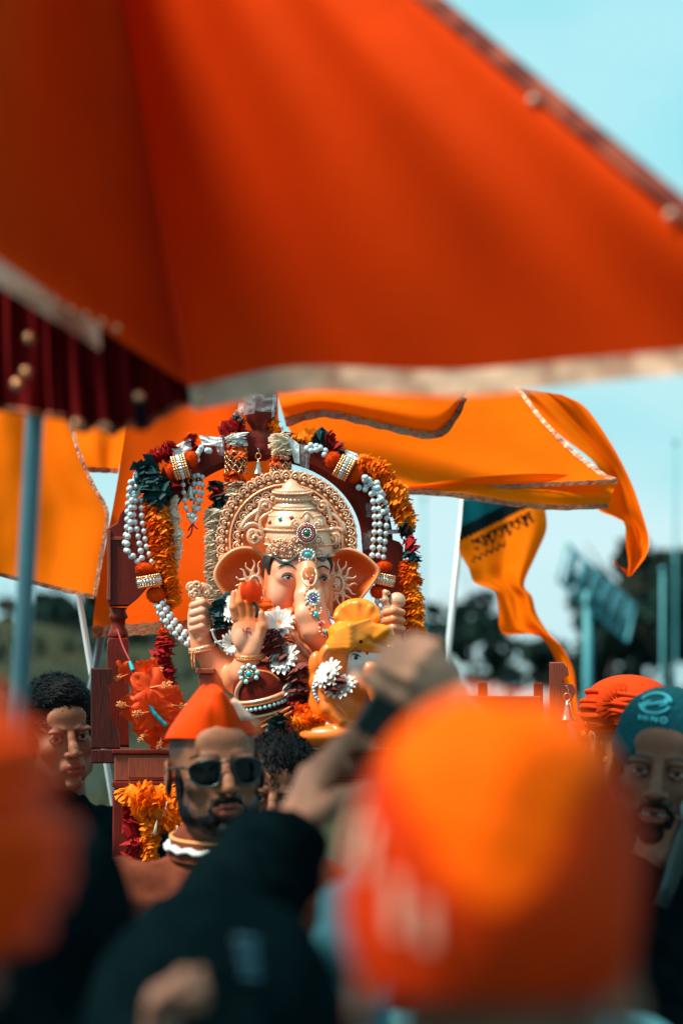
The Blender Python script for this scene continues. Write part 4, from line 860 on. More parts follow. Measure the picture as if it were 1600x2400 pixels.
for key, m, n_, jag, cup in (('mari', 'marigold', 28, .16, .6), ('deep', 'marigold2', 28, .18, .6), ('red', 'red_petal', 10, .3, .5), ('green', 'green_petal', 15, .35, .6), ('cream', 'cream_petal', 16, .2, .25), ('white', 'white_petal', 16, .2, .25), ('brown', 'brown_petal', 18, .2, .3)):
    RUF[key] = [ruffle_mesh('bloom', m, 100 + k + n_, n_, jag, cup) for k in range(4)]
def garland(parent, kind, pts, rad, step, squash=1.0, tilt=.25, name='bloom'):
    """blooms threaded along seen points (px, py, depth px); rad in px (number or list along the path)"""
    p = np.array([W(*q) for q in spline(np.array(pts, float), 200)]); L = np.r_[0, np.cumsum(np.linalg.norm(np.diff(p, axis=0), axis=1))]
    n = max(2, int(L[-1] / (step * U))); u = np.linspace(0, L[-1], n); q = np.stack([np.interp(u, L, p[:, k]) for k in range(3)], 1); t = np.gradient(q, axis=0)
    rr = np.interp(np.linspace(0, 1, n), np.linspace(0, 1, np.size(rad)), np.atleast_1d(rad))
    if np.size(q) > 9 and L[-1] > 12 * U: obj('core', *tube(q, rr * .52 * U, 8), RUF[kind][0].materials[0], parent)
    for i in range(n):
        d = Vector(t[i]).normalized() + Vector(rng.normal(0, tilt, 3)); Q = d.to_track_quat('Z', 'Y').to_matrix().to_4x4() @ Matrix.Rotation(random.uniform(0, 6.28), 4, 'Z')
        r = rr[i] * U * random.uniform(.88, 1.12)
        inst(name, random.choice(RUF[kind]), q[i] + rng.normal(0, .0015, 3), parent, Q @ Matrix.Diagonal((r, r, r * squash, 1)))
def gthing(name, label, pts0, cat='garland', group='flower garlands on the throne'): return thing(name, label, cat, W(*pts0), group)
gm = gthing('marigold_garland', 'orange marigold garland running down the far side of the arch', (900, 1120, 60))
garland(gm, 'mari', [(836, 1078, 74), (880, 1104, 66), (912, 1140, 60), (938, 1185, 60), (952, 1232, 62)], [22, 30, 30, 27, 24], 6.5)
garland(gm, 'green', [(938, 1232, 50), (952, 1248, 50)], 17, 7); garland(gm, 'red', [(950, 1262, 44), (964, 1278, 44)], [20, 24], 7); garland(gm, 'green', [(962, 1290, 44), (966, 1304, 44)], 22, 6)
garland(gm, 'mari', [(962, 1312, 48), (965, 1380, 46), (968, 1440, 44), (975, 1500, 40)], [23, 26, 25, 24], 6.5)
garland(gm, 'deep', [(955, 1312, 52), (957, 1380, 50), (960, 1440, 48), (968, 1500, 44)], [20, 22], 9)
gl = gthing('mixed_garland', 'dark green, orange and cream garland hanging from the near arch shoulder', (370, 1200, 40))
garland(gl, 'red', [(352, 1078, 60), (378, 1064, 60), (398, 1052, 64)], [20, 27, 20], 7); garland(gl, 'green', [(350, 1088, 46), (352, 1120, 44), (362, 1158, 46)], [26, 34, 34], 6, tilt=.4); garland(gl, 'green', [(384, 1110, 48), (392, 1155, 48)], [16, 20], 7, tilt=.4)
garland(gl, 'red', [(396, 1098, 52), (404, 1130, 52)], 20, 8, tilt=.4)
garland(gl, 'mari', [(362, 1166, 48), (372, 1230, 46), (384, 1300, 44), (398, 1370, 44), (402, 1408, 46)], [27, 29, 29, 24, 18], 6); garland(gl, 'deep', [(358, 1170, 44), (370, 1240, 42), (384, 1310, 40), (396, 1380, 42)], [22, 25, 24, 16], 9)
garland(gl, 'cream', [(404, 1166, 52), (410, 1220, 52), (414, 1280, 52), (412, 1345, 54)], [15, 16, 15, 6], 6)
garland(gl, 'deep', [(396, 1412, 52), (392, 1445, 54), (386, 1478, 56)], [12, 11, 14], 6)
gr_ = gthing('red_garland', 'dark red flower garland hanging behind the hibiscus flowers', (388, 1480, 60))
garland(gr_, 'deep', [(388, 1474, 56), (388, 1490, 56)], 15, 8); garland(gr_, 'red', [(388, 1492, 56), (384, 1540, 56), (390, 1585, 56), (388, 1635, 56)], [26, 22, 25, 22], 6)
gc = gthing('cream_garland', 'cream ruffled garland hanging beside the gold crown disc', (505, 1200, 50))
garland(gc, 'green', [(506, 1128, 74), (504, 1138, 74)], 20, 6); garland(gc, 'red', [(508, 1140, 74), (508, 1154, 74)], 22, 6); garland(gc, 'green', [(510, 1160, 74), (512, 1182, 74)], 22, 6); garland(gc, 'cream', [(506, 1192, 66), (502, 1250, 66), (502, 1320, 66), (508, 1420, 66)], [25, 23, 23, 21], 4)
def column(x, y0, d, w, parts, label):
    t = gthing('ruffled_column_garland', label, (x, y0, d))
    for kind, ya, yb in parts:
        if kind == 'wire':
            for k in range(5):
                y = ya + (yb - ya) * (k + .5) / 5; a = np.linspace(-1.9, 1.9, 30); p = [(x + w * math.sin(q), d - w * .8 * math.cos(q), -(y + 5 * math.sin(q * 9 + k * 1.7))) for q in a]; V2, F2 = tube(p, 1.6, 5); obj('gold_wire', WA(V2), F2, M['gold_bead'], t)
            V2, F2 = tube([S(x, ya, d), S(x, yb, d)], w * .75, 14); obj('dark_core', WA(V2), F2, M['brown_petal'], t)
        else: garland(t, kind, [(x, ya, d), (x, yb, d)], w, 5)
column(553, 1010, 66, 26, [('white', 1018, 1038), ('deep', 1040, 1058), ('wire', 1056, 1110), ('deep', 1110, 1126), ('cream', 1130, 1172)], 'white, orange and gold wire column garland on the near side of the finial')
column(657, 1014, 66, 25, [('cream', 1022, 1068), ('deep', 1070, 1088), ('wire', 1084, 1112)], 'cream, orange and gold wire column garland on the far side of the finial')
gt = gthing('top_garland', 'dark red and green blooms tucked round the finial base', (560, 1000, 90))
garland(gt, 'green', [(545, 975, 96), (556, 990, 96)], 20, 7, tilt=.5); garland(gt, 'red', [(520, 1020, 90), (535, 1002, 90), (560, 1000, 84)], [18, 22, 18], 7, tilt=.5); garland(gt, 'mari', [(640, 985, 96), (652, 1012, 90)], [14, 17], 7, tilt=.5)
gt2 = gthing('bloom_cluster', 'orange, dark green and dark red blooms on the arch crest by pearls', (745, 1020, 80))
garland(gt2, 'mari', [(702, 1018, 84), (724, 1026, 80)], [20, 22], 7, tilt=.5); garland(gt2, 'green', [(740, 1012, 80), (756, 1030, 78)], 18, 7, tilt=.5); garland(gt2, 'red', [(766, 1024, 78), (786, 1040, 74)], 20, 7, tilt=.5); garland(gt2, 'green', [(790, 1044, 72), (796, 1054, 72)], 14, 7, tilt=.5)
gt3 = gthing('bloom_cluster', 'dark red bloom with orange tip on the white ribbon of the arch', (452, 1030, 80)); garland(gt3, 'red', [(448, 1022, 76), (454, 1046, 72)], 17, 7, tilt=.5); garland(gt3, 'mari', [(444, 1016, 80), (450, 1018, 80)], 10, 5, tilt=.5)

# pearls
Vp, Fp = sphere((0, 0, 0), 1, 12, 8); PEARL = mesh_np('pearl', Vp, Fp); PEARL.materials.append(M['pearl'])
Vp, Fp = sphere((0, 0, 0), 1, 8, 5); CBEAD = mesh_np('copper_bead', Vp, Fp); CBEAD.materials.append(M['copper_bead'])
def pearls(parent, pts, r=8.0, gap=None, jit=0.0, mat_=None):
    p = np.array([W(*q) for q in spline(np.array(pts, float), 160)]); L = np.r_[0, np.cumsum(np.linalg.norm(np.diff(p, axis=0), axis=1))]
    step = (gap or r * 2.35) * U; n = max(2, int(L[-1] / step) + 1); u = np.linspace(0, L[-1], n); q = np.stack([np.interp(u, L, p[:, k]) for k in range(3)], 1) + rng.normal(0, 1, (n, 3)) * jit * U
    for i in range(n):
        s_ = r * U * random.uniform(.93, 1.05); inst('pearl', PEARL, q[i], parent, Matrix.Diagonal((s_, s_, s_, 1)))
        if i < n - 1 and not jit: b = 3.0 * U; inst('copper_bead', CBEAD, (q[i] + q[i + 1]) / 2, parent, Matrix.Diagonal((b, b, b, 1)))
def fuzz(seed):
    g = np.random.default_rng(seed); d = g.normal(size=(900, 3)); d /= np.linalg.norm(d, axis=1)[:, None]; V, F = sphere((0, 0, 0), .9, 14, 9); mb = MB(); mb.add(V, F)
    u = np.cross(d, g.normal(size=(900, 3))); u /= np.linalg.norm(u, axis=1)[:, None]; b = d * .8; tip = d * g.uniform(.96, 1.1, (900, 1)) + g.normal(0, .05, (900, 3))
    mb.add(np.stack((b - u * .05, b + u * .05, tip), 1).reshape(-1, 3), np.arange(2700).reshape(-1, 3).tolist()); V, F = mb.arr(); me = mesh_np('pompom', V, F, None, True); me.materials.append(M['pompom']); return me
FUZZ = fuzz(4)
def pompom(parent, x, y, d, rx, rz, rot=0): inst('pompom', FUZZ, W(x, y, d), parent, Matrix.Rotation(R(rot), 4, 'Y') @ Matrix.Diagonal((rx * U, rx * U * .85, rz * U, 1)))
def cuff(parent, x, y, d, r, h, rot):
    """ring of beads: gold rows round a silver middle row; rot = lean in degrees"""
    Rm = np.array(Matrix.Rotation(R(rot), 4, 'Y').to_3x3())
    for nm, m, zs, rb, nb in (('gold_bead_row', 'gold_bead', (-.85, -.5, .5, .85), 3.9, 26), ('silver_bead_row', 'silver', (-.1, .12), 4.6, 22)):
        mb = MB()
        for z in zs:
            for th in np.linspace(0, 2 * np.pi, nb, endpoint=False): mb.add(*sphere(Rm @ np.array((r * math.cos(th), .85 * r * math.sin(th), z * h)) + (x, d, -y), rb, 6, 4))
        V, F = mb.arr(); obj(nm, WA(V), F, M[m], parent)
    V, F = lathe([(r * .93, -h), (r * .93, h)], 18); obj('band', WA(V @ Rm.T + (x, d, -y)), F, M['copper_bead'], parent)
pl = gthing('pearl_garland', 'long pearl strands with rust pompoms looping down the near throne post', (340, 1250, 30), 'garland', 'pearl garlands on the throne')
for q in ([(322, 1112, 40), (304, 1150, 36), (300, 1185, 34), (298, 1230, 34), (293, 1280, 34), (308, 1305, 34), (322, 1316, 34)], [(326, 1125, 36), (312, 1158, 32), (306, 1195, 30), (306, 1240, 30), (299, 1262, 30), (300, 1292, 30), (312, 1303, 30)],
          [(330, 1140, 34), (318, 1172, 34), (313, 1210, 34), (320, 1240, 34), (327, 1275, 34), (333, 1308, 34)], [(332, 1172, 40), (332, 1210, 38), (338, 1250, 38), (344, 1285, 38), (352, 1302, 38), (356, 1316, 38)]): pearls(pl, q, 7.4, 17.3)
pearls(pl, [(322, 1112, 34), (308, 1142, 30), (316, 1160, 30)], 7.4, 10, 3.0)
pompom(pl, 340, 1334, 30, 25, 17, 8); cuff(pl, 350, 1362, 30, 27, 13, -10); pompom(pl, 366, 1395, 30, 25, 21, 14)
for dx, dy, dd in ((0, 0, 0), (14, -6, -6), (7, 4, -12), (18, -12, 4)): pearls(pl, [(366 + dx, 1420 + dy, 26 + dd), (378 + dx, 1446 + dy, 22 + dd), (400 + dx, 1478 + dy, 16 + dd), (428 + dx, 1504 + dy, 12 + dd), (446 + dx, 1516 + dy, 12 + dd)], 7.4, 17.5, 0)
pearls(pl, [(490, 1480, 26), (506, 1466, 20), (515, 1462, 16)], 7)
pl2 = gthing('pearl_garland', 'pearl drops and rust pompoms tied under the near arch curve', (440, 1080, 50), 'garland', 'pearl garlands on the throne')
pompom(pl2, 398, 1108, 50, 21, 24, 10); cuff(pl2, 422, 1094, 44, 26, 17, 75); pompom(pl2, 448, 1076, 46, 19, 21, 0); pearls(pl2, [(456, 1062, 50), (470, 1052, 50), (486, 1050, 50)], 7.5, 12, 4); pearls(pl2, [(462, 1072, 48), (474, 1062, 48), (490, 1058, 48)], 7.5, 12, 4)
for q in ([(428, 1118, 60), (430, 1150, 58), (436, 1190, 58), (442, 1208, 58)], [(464, 1114, 62), (466, 1150, 60), (462, 1190, 60), (452, 1210, 60)], [(474, 1118, 66), (474, 1150, 64), (468, 1185, 64), (456, 1208, 64)], [(456, 1116, 66), (456, 1150, 66), (454, 1185, 66), (450, 1206, 66)]): pearls(pl2, q, 6.6, 17)
for q in ([(442, 1212, 58), (450, 1226, 58)], [(462, 1212, 58), (452, 1226, 58)]): V2, F2 = tube([S(*a) for a in q], 3.5, 7); obj('tassel_bead', WA(V2), F2, M['pearl'], pl2)
for q in ([(451, 1226, 58), (450, 1240, 58), (447, 1252, 56), (438, 1261, 56)], [(451, 1228, 58), (458, 1236, 56), (464, 1240, 56)], [(451, 1228, 58), (444, 1238, 60), (441, 1244, 60)]): V2, F2 = tube(spline([S(*a) for a in q], 8), 2, 5); obj('red_tie', WA(V2), F2, M['string'], pl2)
pr2 = gthing('pearl_garland', 'pearl strands with rust pompoms hanging beside the far statue ear', (890, 1250, 30), 'garland', 'pearl garlands on the throne')
pearls(pr2, [(722, 1046, 56), (742, 1040, 54), (764, 1056, 54)], 7.8, 11, 4); pearls(pr2, [(728, 1056, 52), (746, 1052, 50), (760, 1064, 50)], 7.8, 11, 4); pompom(pr2, 780, 1078, 50, 21, 22, 30); cuff(pr2, 806, 1096, 46, 25, 17, 118); pompom(pr2, 832, 1112, 48, 19, 24, 30)
for k in range(4): pearls(pr2, [(842 + k * 5, 1138 - k * 7, 44 - k * 3), (862 + k * 6, 1146 - k * 4, 40 - k * 3), (884 + k * 3, 1162 - k * 3, 38)], 7.8, 13, 3)
for q in ([(870, 1158, 40), (876, 1185, 38), (878, 1230, 36), (874, 1275, 34), (872, 1302, 32)], [(886, 1156, 36), (888, 1190, 34), (890, 1235, 32), (890, 1280, 30), (886, 1302, 30)], [(898, 1160, 40), (906, 1195, 38), (905, 1235, 36), (900, 1280, 34), (898, 1306, 32)], [(894, 1170, 30), (898, 1200, 30)]): pearls(pr2, q, 7.4, 17)
pompom(pr2, 898, 1330, 26, 21, 16, -6); cuff(pr2, 897, 1358, 24, 26, 13, 12); pompom(pr2, 888, 1386, 26, 23, 19, -6)
for k in range(2): pearls(pr2, [(884 + k * 13, 1410, 20 - k * 4), (886 + k * 13, 1440, 18 - k * 4), (892 + k * 12, 1470, 16 - k * 4), (900 + k * 12, 1492, 16)], 7.2, 15)
# white ribbons, clear wrap and tape on the arch
def sheet(name, pts, m, parent, wob=2.0, seed=0):
    """crumpled quad from four seen corners (px, py, depth)"""
    c = np.array(pts, float); n = 9; g = np.linspace(0, 1, n); q = ((1 - g)[:, None, None] * ((1 - g)[None, :, None] * c[0] + g[None, :, None] * c[1]) + g[:, None, None] * ((1 - g)[None, :, None] * c[3] + g[None, :, None] * c[2])).reshape(-1, 3)
    d = np.random.default_rng(seed).normal(0, wob, len(q)); return obj(name, np.array([W(x, y, dd + e) for (x, y, dd), e in zip(q, d)]), gridF(n, n), m, parent, False)
wr = gthing('white_ribbon', 'white satin ribbon wound round the near crest of the arch', (430, 1040, 70), 'ribbon', 'ribbons and wrap on the arch'); sheet('ribbon_turn', [(402, 1050, 70), (446, 1026, 66), (450, 1052, 60), (408, 1072, 60)], M['white_tape'], wr); sheet('ribbon_turn', [(466, 1020, 72), (520, 1026, 70), (522, 1046, 62), (474, 1042, 60)], M['white_tape'], wr, 3, 2); sheet('ribbon_turn', [(498, 1028, 60), (526, 1018, 60), (524, 1070, 58), (512, 1066, 58)], M['film'], wr, 4, 3)
wr = gthing('clear_plastic_wrap', 'clear plastic wrap crumpled round the finial cup', (611, 940, 70), 'wrap', 'ribbons and wrap on the arch')
for i, q in enumerate(([(560, 925, 80), (600, 922, 66), (596, 968, 66), (556, 975, 80)], [(640, 922, 76), (648, 925, 96), (644, 975, 96), (636, 980, 78)], [(576, 922, 66), (648, 924, 66), (640, 966, 66), (580, 962, 66)], [(545, 965, 90), (572, 950, 80), (566, 990, 84), (550, 985, 90)])): sheet('wrap_fold', q, M['film'] if i != 1 else M['white_tape'], wr, 5, 10 + i)
wr = gthing('white_ribbon', 'white ribbon ends fluttering beside the far column garland', (690, 1040, 66), 'ribbon', 'ribbons and wrap on the arch'); sheet('ribbon_end', [(672, 1018, 62), (700, 1040, 60), (702, 1088, 56), (690, 1084, 58)], M['white_tape'], wr, 2, 5); sheet('ribbon_end', [(806, 1052, 66), (838, 1064, 62), (842, 1080, 58), (812, 1072, 58)], M['white_tape'], wr, 2, 6); sheet('wrap_fold', [(700, 1040, 62), (728, 1044, 60), (722, 1110, 58), (706, 1112, 60)], M['film'], wr, 4, 7)
wr = gthing('clear_tape', 'clear tape wound over the far arch shoulder behind the pearls', (880, 1260, 70), 'tape', 'ribbons and wrap on the arch'); sheet('tape_turn', [(856, 1180, 80), (882, 1178, 78), (884, 1215, 78), (858, 1212, 80)], M['film'], wr, 3, 8); sheet('tape_turn', [(850, 1250, 78), (872, 1240, 76), (868, 1285, 76), (852, 1290, 78)], M['film'], wr, 4, 9); sheet('tape_turn', [(900, 1242, 78), (945, 1240, 78), (945, 1250, 78), (900, 1252, 78)], M['white_tape'], wr, .5, 9)
# metal-edged strip on the near post
wr = gthing('pale_metal_strip', 'pale worn metal strip on the outer edge of the near throne post', (254, 1330, 78), 'strip'); V2, F2 = box((256, 80, -1325), (4, 5, 82), None, 1.5); obj('strip', WA(V2), F2, M['wood_pale'], wr, False); V2, F2 = box((276, 82, -1262), (22, 3, 4), None, 1); obj('cross_strip', WA(V2), F2, M['wood_pale'], wr, False)

# flower garland lying on the statue: white daisies and brown blooms
def daisy_mesh():
    V = []; F = []; g = np.random.default_rng(5)
    for L in range(2):
        for i in range(15):
            th = 2 * np.pi * (i + .5 * L) / 15 + g.normal(0, .05); w = .13; l = 1 - .2 * L + g.normal(0, .06)
            for r, z, ww in ((.15, .05 * L, .4), (.55, .10 + .12 * L, 1.), (.88 * l, .16 + .16 * L, .9), (l, .12 + .16 * L, .25)):
                for s_ in (-1, 0, 1): V.append((r * math.cos(th) - s_ * ww * w * math.sin(th), r * math.sin(th) + s_ * ww * w * math.cos(th), z + (.05 if s_ else 0)))
            b = len(V) - 12
            for k in range(3): F += [(b + k * 3, b + k * 3 + 1, b + k * 3 + 4, b + k * 3 + 3), (b + k * 3 + 1, b + k * 3 + 2, b + k * 3 + 5, b + k * 3 + 4)]
    me = mesh_np('daisy', V, F); me.materials.append(M['white_petal']); return me
DAISY = daisy_mesh()
def daisy(parent, x, y, d, r, nx, ny, nz): inst('daisy', DAISY, W(x, y, d), parent, Vector((nx, ny, nz)).to_track_quat('Z', 'Y').to_matrix().to_4x4() @ Matrix.Diagonal((r * U, r * U, r * U, 1)))
sg = gthing('daisy_garland', 'white daisy and brown bloom garland lying on the statue chest', (660, 1500, -80))
daisy(sg, 654, 1462, -92, 42, -.1, -.8, .55); garland(sg, 'brown', [(644, 1480, -100), (648, 1504, -104), (652, 1534, -108)], [33, 37, 35], 13, 1.3, tilt=.12)
daisy(sg, 668, 1546, -124, 42, -.5, -.75, .4); garland(sg, 'brown', [(688, 1556, -134), (694, 1580, -136), (698, 1604, -134)], [32, 32, 26], 13, 1.3, tilt=.15); garland(sg, 'white', [(668, 1605, -118), (675, 1618, -118)], 20, 6); garland(sg, 'red', [(676, 1626, -118), (684, 1640, -120)], 20, 7); garland(sg, 'brown', [(696, 1600, -112), (704, 1660, -120)], [20, 24], 8, tilt=.3)
daisy(sg, 771, 1582, -205, 40, -.6, -.6, .5); garland(sg, 'brown', [(790, 1588, -222), (780, 1610, -222)], 22, 10, 1.3); daisy(sg, 800, 1614, -205, 40, -.3, -.6, .7); garland(sg, 'mari', [(690, 1690, -150), (720, 1690, -160), (750, 1680, -165)], [22, 30, 22], 8, tilt=.5); garland(sg, 'deep', [(690, 1668, -140), (712, 1664, -150)], 18, 8, tilt=.5)
daisy(sg, 552, 1424, -70, 40, -.8, -.6, .3); daisy(sg, 546, 1508, -66, 30, -.5, -.8, -.1)
garland(sg, 'green', [(524, 1396, -40), (518, 1425, -40), (522, 1462, -40)], [17, 22, 18], 7, tilt=.5); garland(sg, 'green', [(668, 1690, -140), (640, 1700, -150)], 20, 8, tilt=.5)
# orange flower held in the blessing hand
hf = thing('orange_flower', 'orange cup-shaped flower held in the statue blessing hand', 'flower', W(588, 1390, -128))
def petal(x0, y0, d0, x1, y1, d1, w, cup=6, n=7):
    a = np.array(S(x0, y0, d0), float); b = np.array(S(x1, y1, d1), float); t = b - a; sdir = np.cross(t, (0, 1, 0)); sdir /= np.linalg.norm(sdir) + 1e-9; V = []
    for i in range(n):
        f = i / (n - 1); ww = w * math.sin(math.pi * (.12 + .8 * f)) ** .7
        for k in (-1, -.5, 0, .5, 1): V.append(a + t * f + sdir * ww * k + np.array((0, -cup * math.sin(f * 2.6) + cup * .9 * k * k + (random.uniform(-1, 1) if abs(k) == 1 else 0), 0)))
    return np.array(V), gridF(n, 5).tolist()
for q in ((584, 1414, -122, 572, 1364, -130, 15), (588, 1414, -132, 590, 1360, -142, 17), (592, 1414, -126, 606, 1366, -130, 15), (590, 1412, -118, 582, 1362, -112, 17), (578, 1410, -120, 564, 1376, -116, 10)): V2, F2 = petal(*q); obj('petal', WA(V2), F2, M['hibiscus'], hf)
for q in ((606, 1418, -134, 640, 1420, -136, 10), (606, 1412, -132, 636, 1410, -132, 9)): V2, F2 = petal(*q); obj('petal', WA(V2), F2, M['marigold2'], hf)
V2, F2 = tube(spline([S(590, 1408, -128), S(602, 1424, -132), S(600, 1448, -130)], 8), 3.5, 6); obj('stalk', WA(V2), F2, M['green_petal'], hf)

# hibiscus garlands
def hib_mesh(seed):
    g = np.random.default_rng(seed); V = []; F = []
    for i in range(5):
        th = 2 * np.pi * i / 5 + g.normal(0, .1); n = 8
        for a in range(n):
            f = a / (n - 1); w = .50 * math.sin(math.pi * (.1 + .72 * f)) ** .8
            for k in np.linspace(-1, 1, 7):
                r = .05 + f * (1.0 - .18 * k * k); z = .35 * f - .35 * f * f + .10 * math.sin(k * 5 + i) * f + .05 * g.normal() * f
                V.append((r * math.cos(th) - w * k * math.sin(th), r * math.sin(th) + w * k * math.cos(th), z))
        b = len(V) - 56; F += [tuple(int(q) + b for q in f) for f in gridF(8, 7)]
    me = mesh_np('flower', V, F); me.materials.append(M['hibiscus']); return me
mb = MB(); mb.add(*tube(np.array([(0, 0, 0), (.05, 0, .5), (.03, .05, 1.05)]), [.045, .035, .025], 5)); g = np.random.default_rng(3)
for i in range(26): z = g.uniform(.55, 1.05); th = g.uniform(0, 6.28); mb.add(*tube(np.array([(.04, 0, z), (.04 + .16 * math.cos(th), .16 * math.sin(th), z + .12)]), [.014, .03], 4))
V2, F2 = mb.arr(); STAM = mesh_np('stamen', V2, F2); STAM.materials.append(M['stamen']); HIB = [hib_mesh(1), hib_mesh(2), hib_mesh(3)]
def hibiscus(parent, x, y, d, r, n, st=None, stem=True):
    Q = Vector(n).to_track_quat('Z', 'Y').to_matrix().to_4x4() @ Matrix.Rotation(random.uniform(0, 6.28), 4, 'Z'); sc = Matrix.Diagonal((r * U, r * U, r * U, 1)); f = inst('flower', random.choice(HIB), W(x, y, d), parent, Q @ sc)
    if stem: o = inst('stamen', STAM, W(x, y, d), parent, Vector(st or n).to_track_quat('Z', 'Y').to_matrix().to_4x4() @ sc)
def thread(parent, pts, r=5): V2, F2 = tube(spline([S(*q) for q in pts], 14), r + .8 * np.sin(np.arange(14) * 2.2), 8); obj('teal_binding', WA(V2), F2, M['teal_thread'], parent)
hg = gthing('hibiscus_garland', 'red-orange artificial hibiscus flowers with teal bindings by the near post', (340, 1640, -40))
for q in ((302, 1580, -20, 40, (-.6, -.5, -.5), (-.8, -.5, -.3)), (342, 1578, -30, 40, (.5, -.7, -.2), (.9, -.4, .2)), (352, 1612, -62, 50, (.15, -.95, .25), (.9, -.4, .15)), (318, 1660, -44, 46, (-.5, -.8, -.1), (-.8, -.6, .2)), (392, 1652, -20, 50, (.5, -.8, .1), (.9, -.4, -.1)), (356, 1668, -80, 48, (.1, -.9, -.3), (-.7, -.6, -.1)), (350, 1705, -44, 44, (-.3, -.8, -.4), (-.4, -.6, -.6)), (378, 1720, -40, 44, (.3, -.8, -.4), (-.1, -.7, -.7))): hibiscus(hg, *q)
thread(hg, [(304, 1552, -46), (312, 1572, -60)]); thread(hg, [(345, 1640, -82), (362, 1672, -86), (390, 1702, -80)]); V2, F2 = tube(spline([S(275, 1475, 60), S(288, 1515, 10), S(305, 1550, -40)], 10), 2.6, 5); obj('red_string', WA(V2), F2, M['string'], hg)
hg = gthing('hibiscus_garland', 'red-orange hibiscus garland sloping down beside the beanie man', (1420, 1760, -200))
for i in range(16): f = i / 15; hibiscus(hg, 1372 + 110 * f + random.uniform(-16, 16), 1700 + 190 * f + random.uniform(-12, 12), -190 - 60 * f, 34, (random.uniform(-.5, .6), -.8, random.uniform(-.2, .5)), (random.uniform(-.6, .6), -.5, random.uniform(0, .7)))
V2, F2 = box((1500, -262, -1905), (5, 3, 34), Matrix.Rotation(R(-28), 4, 'Y'), 1); obj('white_tag', WA(V2), F2, M['white_tape'], hg, False)
# marigolds hanging from the platform edge
gp = gthing('marigold_swag', 'bright orange marigold swag under the palanquin platform edge', (350, 1860, -110))
garland(gp, 'mari', [(300, 1850, -104), (340, 1882, -112), (380, 1905, -116), (430, 1915, -116), (520, 1900, -112), (620, 1860, -104)], [30, 40, 44, 40, 36, 28], 9, tilt=.6); garland(gp, 'mari', [(330, 1860, -100), (370, 1870, -110), (410, 1880, -110)], [28, 34, 30], 9, tilt=.6)
garland(gp, 'mari', [(355, 1925, -112), (350, 1970, -112), (348, 2030, -112)], [26, 24, 22], 7, tilt=.3); garland(gp, 'red', [(308, 1880, -104), (312, 1960, -108), (316, 2060, -110)], [22, 26, 26], 9, tilt=.4)
for x, y in ((362, 1922), (410, 1935), (385, 1880)): V2, F2 = tube([S(x, y + 34, -150), S(x + 6, y, -150)], [5, 1.5], 6); obj('cream_tip', WA(V2), F2, M['cream_petal'], gp)
# ------------------------------------------------------------------ people
def head_sdf(smile=0.0, wide=1.0):
    """head, face to -Y, origin at eye level between the ears (metres)"""
    s = Sdf(); w = wide
    s.ell((0, .012, .040), (.075 * w, .094, .082)); s.ell((0, -.018, -.030), (.062 * w, .072, .086), .02); s.ell((0, -.036, -.084), (.047 * w, .046, .034), .02)
    for q in (-1, 1):
        s.ell((q * .043 * w, -.058, -.028), (.024, .022, .021), .014); s.ell((q * .050 * w, -.012, -.072), (.017, .034, .026), .018)
        s.ell((q * .030, -.092, .016), (.022, .010, .007), .010)
    s.ell((0, -.080, .045), (.045, .018, .030), .02)
    s.ell((0, -.086, -.108), (.020, .014, .014), .014)
    for q in (-1, 1): s.ell((q * .0315, -.098, -.002), (.0165, .014, .011), .008, op='d')
    for q in (-1, 1): s.ell((q * .0315, -.0795, -.002), (.0145, .0128, .0110), .003)
    for q in (-1, 1): s.chain([(q * .047, -.079, -.001), (q * .036, -.0915, .0065), (q * .024, -.0905, .0055), (q * .017, -.085, .000)], [.0022, .0030, .0030, .002], .003); s.chain([(q * .046, -.080, -.006), (q * .033, -.0905, -.0110), (q * .020, -.087, -.007)], [.002, .0026, .002], .003)
    s.chain([(0, -.086, .018), (0, -.096, .000), (0, -.108, -.022), (0, -.116, -.036)], [.008, .0085, .0100, .0115], .009)
    for q in (-1, 1): s.ell((q * .0135, -.101, -.039), (.0085, .011, .0075), .006); s.ell((q * .007, -.108, -.0475), (.0042, .006, .003), .002, op='d')
    m = .024 + .008 * smile
    s.ell((0, -.090, -.070), (.030, .016, .020), .014)
    s.chain([(-m, -.088, -.0695 + .006 * smile), (-m * .4, -.1035, -.0655), (0, -.1045, -.0672), (m * .4, -.1035, -.0655), (m, -.088, -.0695 + .006 * smile)], [.003, .0052, .0050, .0052, .003], .004)
    s.chain([(-m * .9, -.088, -.0735 + .004 * smile), (-m * .4, -.1005, -.0785 - .006 * smile), (m * .4, -.1005, -.0785 - .006 * smile), (m * .9, -.088, -.0735 + .004 * smile)], [.003, .0060, .0060, .003], .004)
    g = .0008 + .0036 * smile; s.chain([(-m, -.092, -.0715 + .005 * smile), (0, -.108, -.0725), (m, -.092, -.0715 + .005 * smile)], [g, g * 1.3, g], .003, None); s.ops[-1] = s.ops[-1][:5] + ('d',); s.ops[-2] = s.ops[-2][:5] + ('d',)
    if smile > .3: s.ell((0, -.086, -.0725), (.022, .0125, .0042), 0)
    for q in (-1, 1):
        Re = Matrix.Rotation(R(q * 18), 4, 'Z') @ Matrix.Rotation(R(-8), 4, 'X')
        s.ell((q * .082 * w, .014, -.010), (.0075, .020, .033), .005, rot=Re); s.ell((q * .088 * w, .008, -.006), (.006, .010, .018), .004, op='d', rot=Re)
    s.cone((0, .022, -.070), (0, .034, -.165), .054, .058, .02)
    return s
def sm(x, a, b): t = np.clip((x - a) / (b - a), 0, 1); return t * t * (3 - 2 * t)
